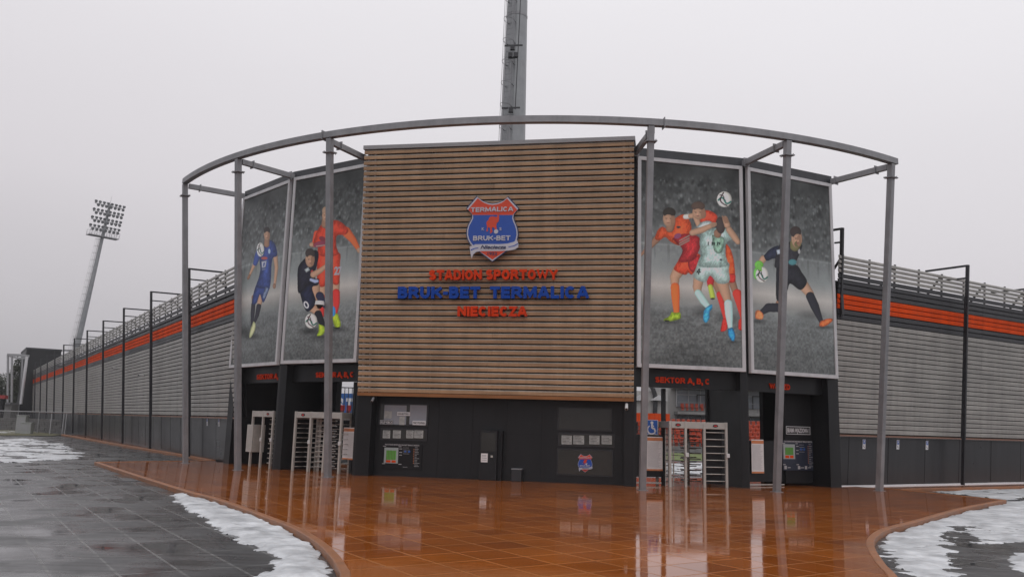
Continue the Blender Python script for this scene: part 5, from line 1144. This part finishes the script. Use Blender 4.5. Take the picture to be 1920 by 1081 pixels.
# ============================================================ SMALL THINGS
def cctv(pos, aim, label, s=1., dome=False, m='cctv'):
    t = thing('security_camera', label, 'camera', pos); p = Vector(pos); d = Vector(aim).normalized()
    MB().tube(p, p+d*.10*s+Vector((0, 0, .05*s)), .03*s, n=8).build('arm', M[m], t)
    q = p+d*.12*s+Vector((0, 0, -.02*s))
    if dome:
        MB().tube(q+Vector((0, 0, .12*s)), q, .13*s, .15*s, 12).build('housing', M[m], t); MB().tube(q, q-Vector((0, 0, .10*s)), .11*s, .05*s, 12).build('lens_dome', M['inkdark'], t)
    else:
        MB().tube(q-d*.1*s, q+d*.28*s, .07*s, .08*s, 10).build('housing', M[m], t); MB().tube(q+d*.28*s, q+d*.30*s, .055*s, n=10).build('lens', M['inkdark'], t)
pp = pol(RB, ANG[2]).lerp(pol(RT, ANG[2], HR), .46); rdv = (pol(RT, ANG[2])-pol(RB, ANG[2])).normalized()
q = proj(np.array([[pp.x, pp.y, pp.z]])); cz = uz(Face(pp, (1, 0, 0), (0, -1, 0)), 609, 572)[1] - 0
zz = pp.z*0 + (at(609, 572, pp.y).z); fr_ = zz/HR; pp = pol(RB, ANG[2]).lerp(pol(RT, ANG[2], HR), fr_)
cctv(pp+Vector((-.12, -.08, 0)), (-.9, -.4, 0), 'white dome camera clamped halfway up the third ring post', 1.15, True)
for px_, py_, lb in ((219, 690, 'farther small white camera on the left wing cladding'), (268, 703, 'nearer small white camera on the left wing cladding')):
    u, z = uz(FL, px_, py_, .15); cctv(FL.p(u, z, .12), FL.n - FL.d*.6, lb, .9)
u, z = uz(F2, 1175, 756, .1); cctv(F2.p(u, z, .05), F2.n*.6+Vector((0, 0, -.5)), 'white camera under the lower right corner of the wooden screen', .7)
u, z = uz(F2, 700, 744, .1); cctv(F2.p(u, z, .05), F2.n*.6+Vector((0, 0, -.5)), 'small camera under the lower left corner of the wooden screen', .6, m='galv')
g0, g1 = gr(233, 900.5, GZ), gr(258, 901.5, GZ); dg = thing('drain_grate', 'small dark drain slot in the grey paving near the kerb', 'drain', (g0[0], g0[1], GZ))
MB().beam((g0[0], g0[1], GZ+.006), (g1[0], g1[1], GZ+.006), .30, .012).build('grate_frame', M['post'], dg)
mb = MB(); v0, v1 = Vector((*g0, GZ+.014)), Vector((*g1, GZ+.014)); dd = (v1-v0).normalized(); nn_ = Vector((-dd.y, dd.x, 0))
for k in range(8): c_ = v0.lerp(v1, (k+.5)/8); mb.beam(c_-nn_*.12, c_+nn_*.12, .03, .006)
mb.build('grate_bars', M['galv'], dg)

# ============================================================ WINTER MIST
hz = MB().box(-905, 905, -65, 1505, -1.2, 43.5).build('haze', bpy.data.materials.new('mist')); hz['kind'] = 'stuff'
hm = hz.data.materials[0]; hm.use_nodes = True; nt = hm.node_tree; nt.nodes.clear(); pv = nt.nodes.new('ShaderNodeVolumePrincipled'); pv.inputs['Color'].default_value = (.78, .78, .80, 1); pv.inputs['Density'].default_value = .0005; pv.inputs['Anisotropy'].default_value = .2
oo = nt.nodes.new('ShaderNodeOutputMaterial'); nt.links.new(pv.outputs[0], oo.inputs['Volume'])
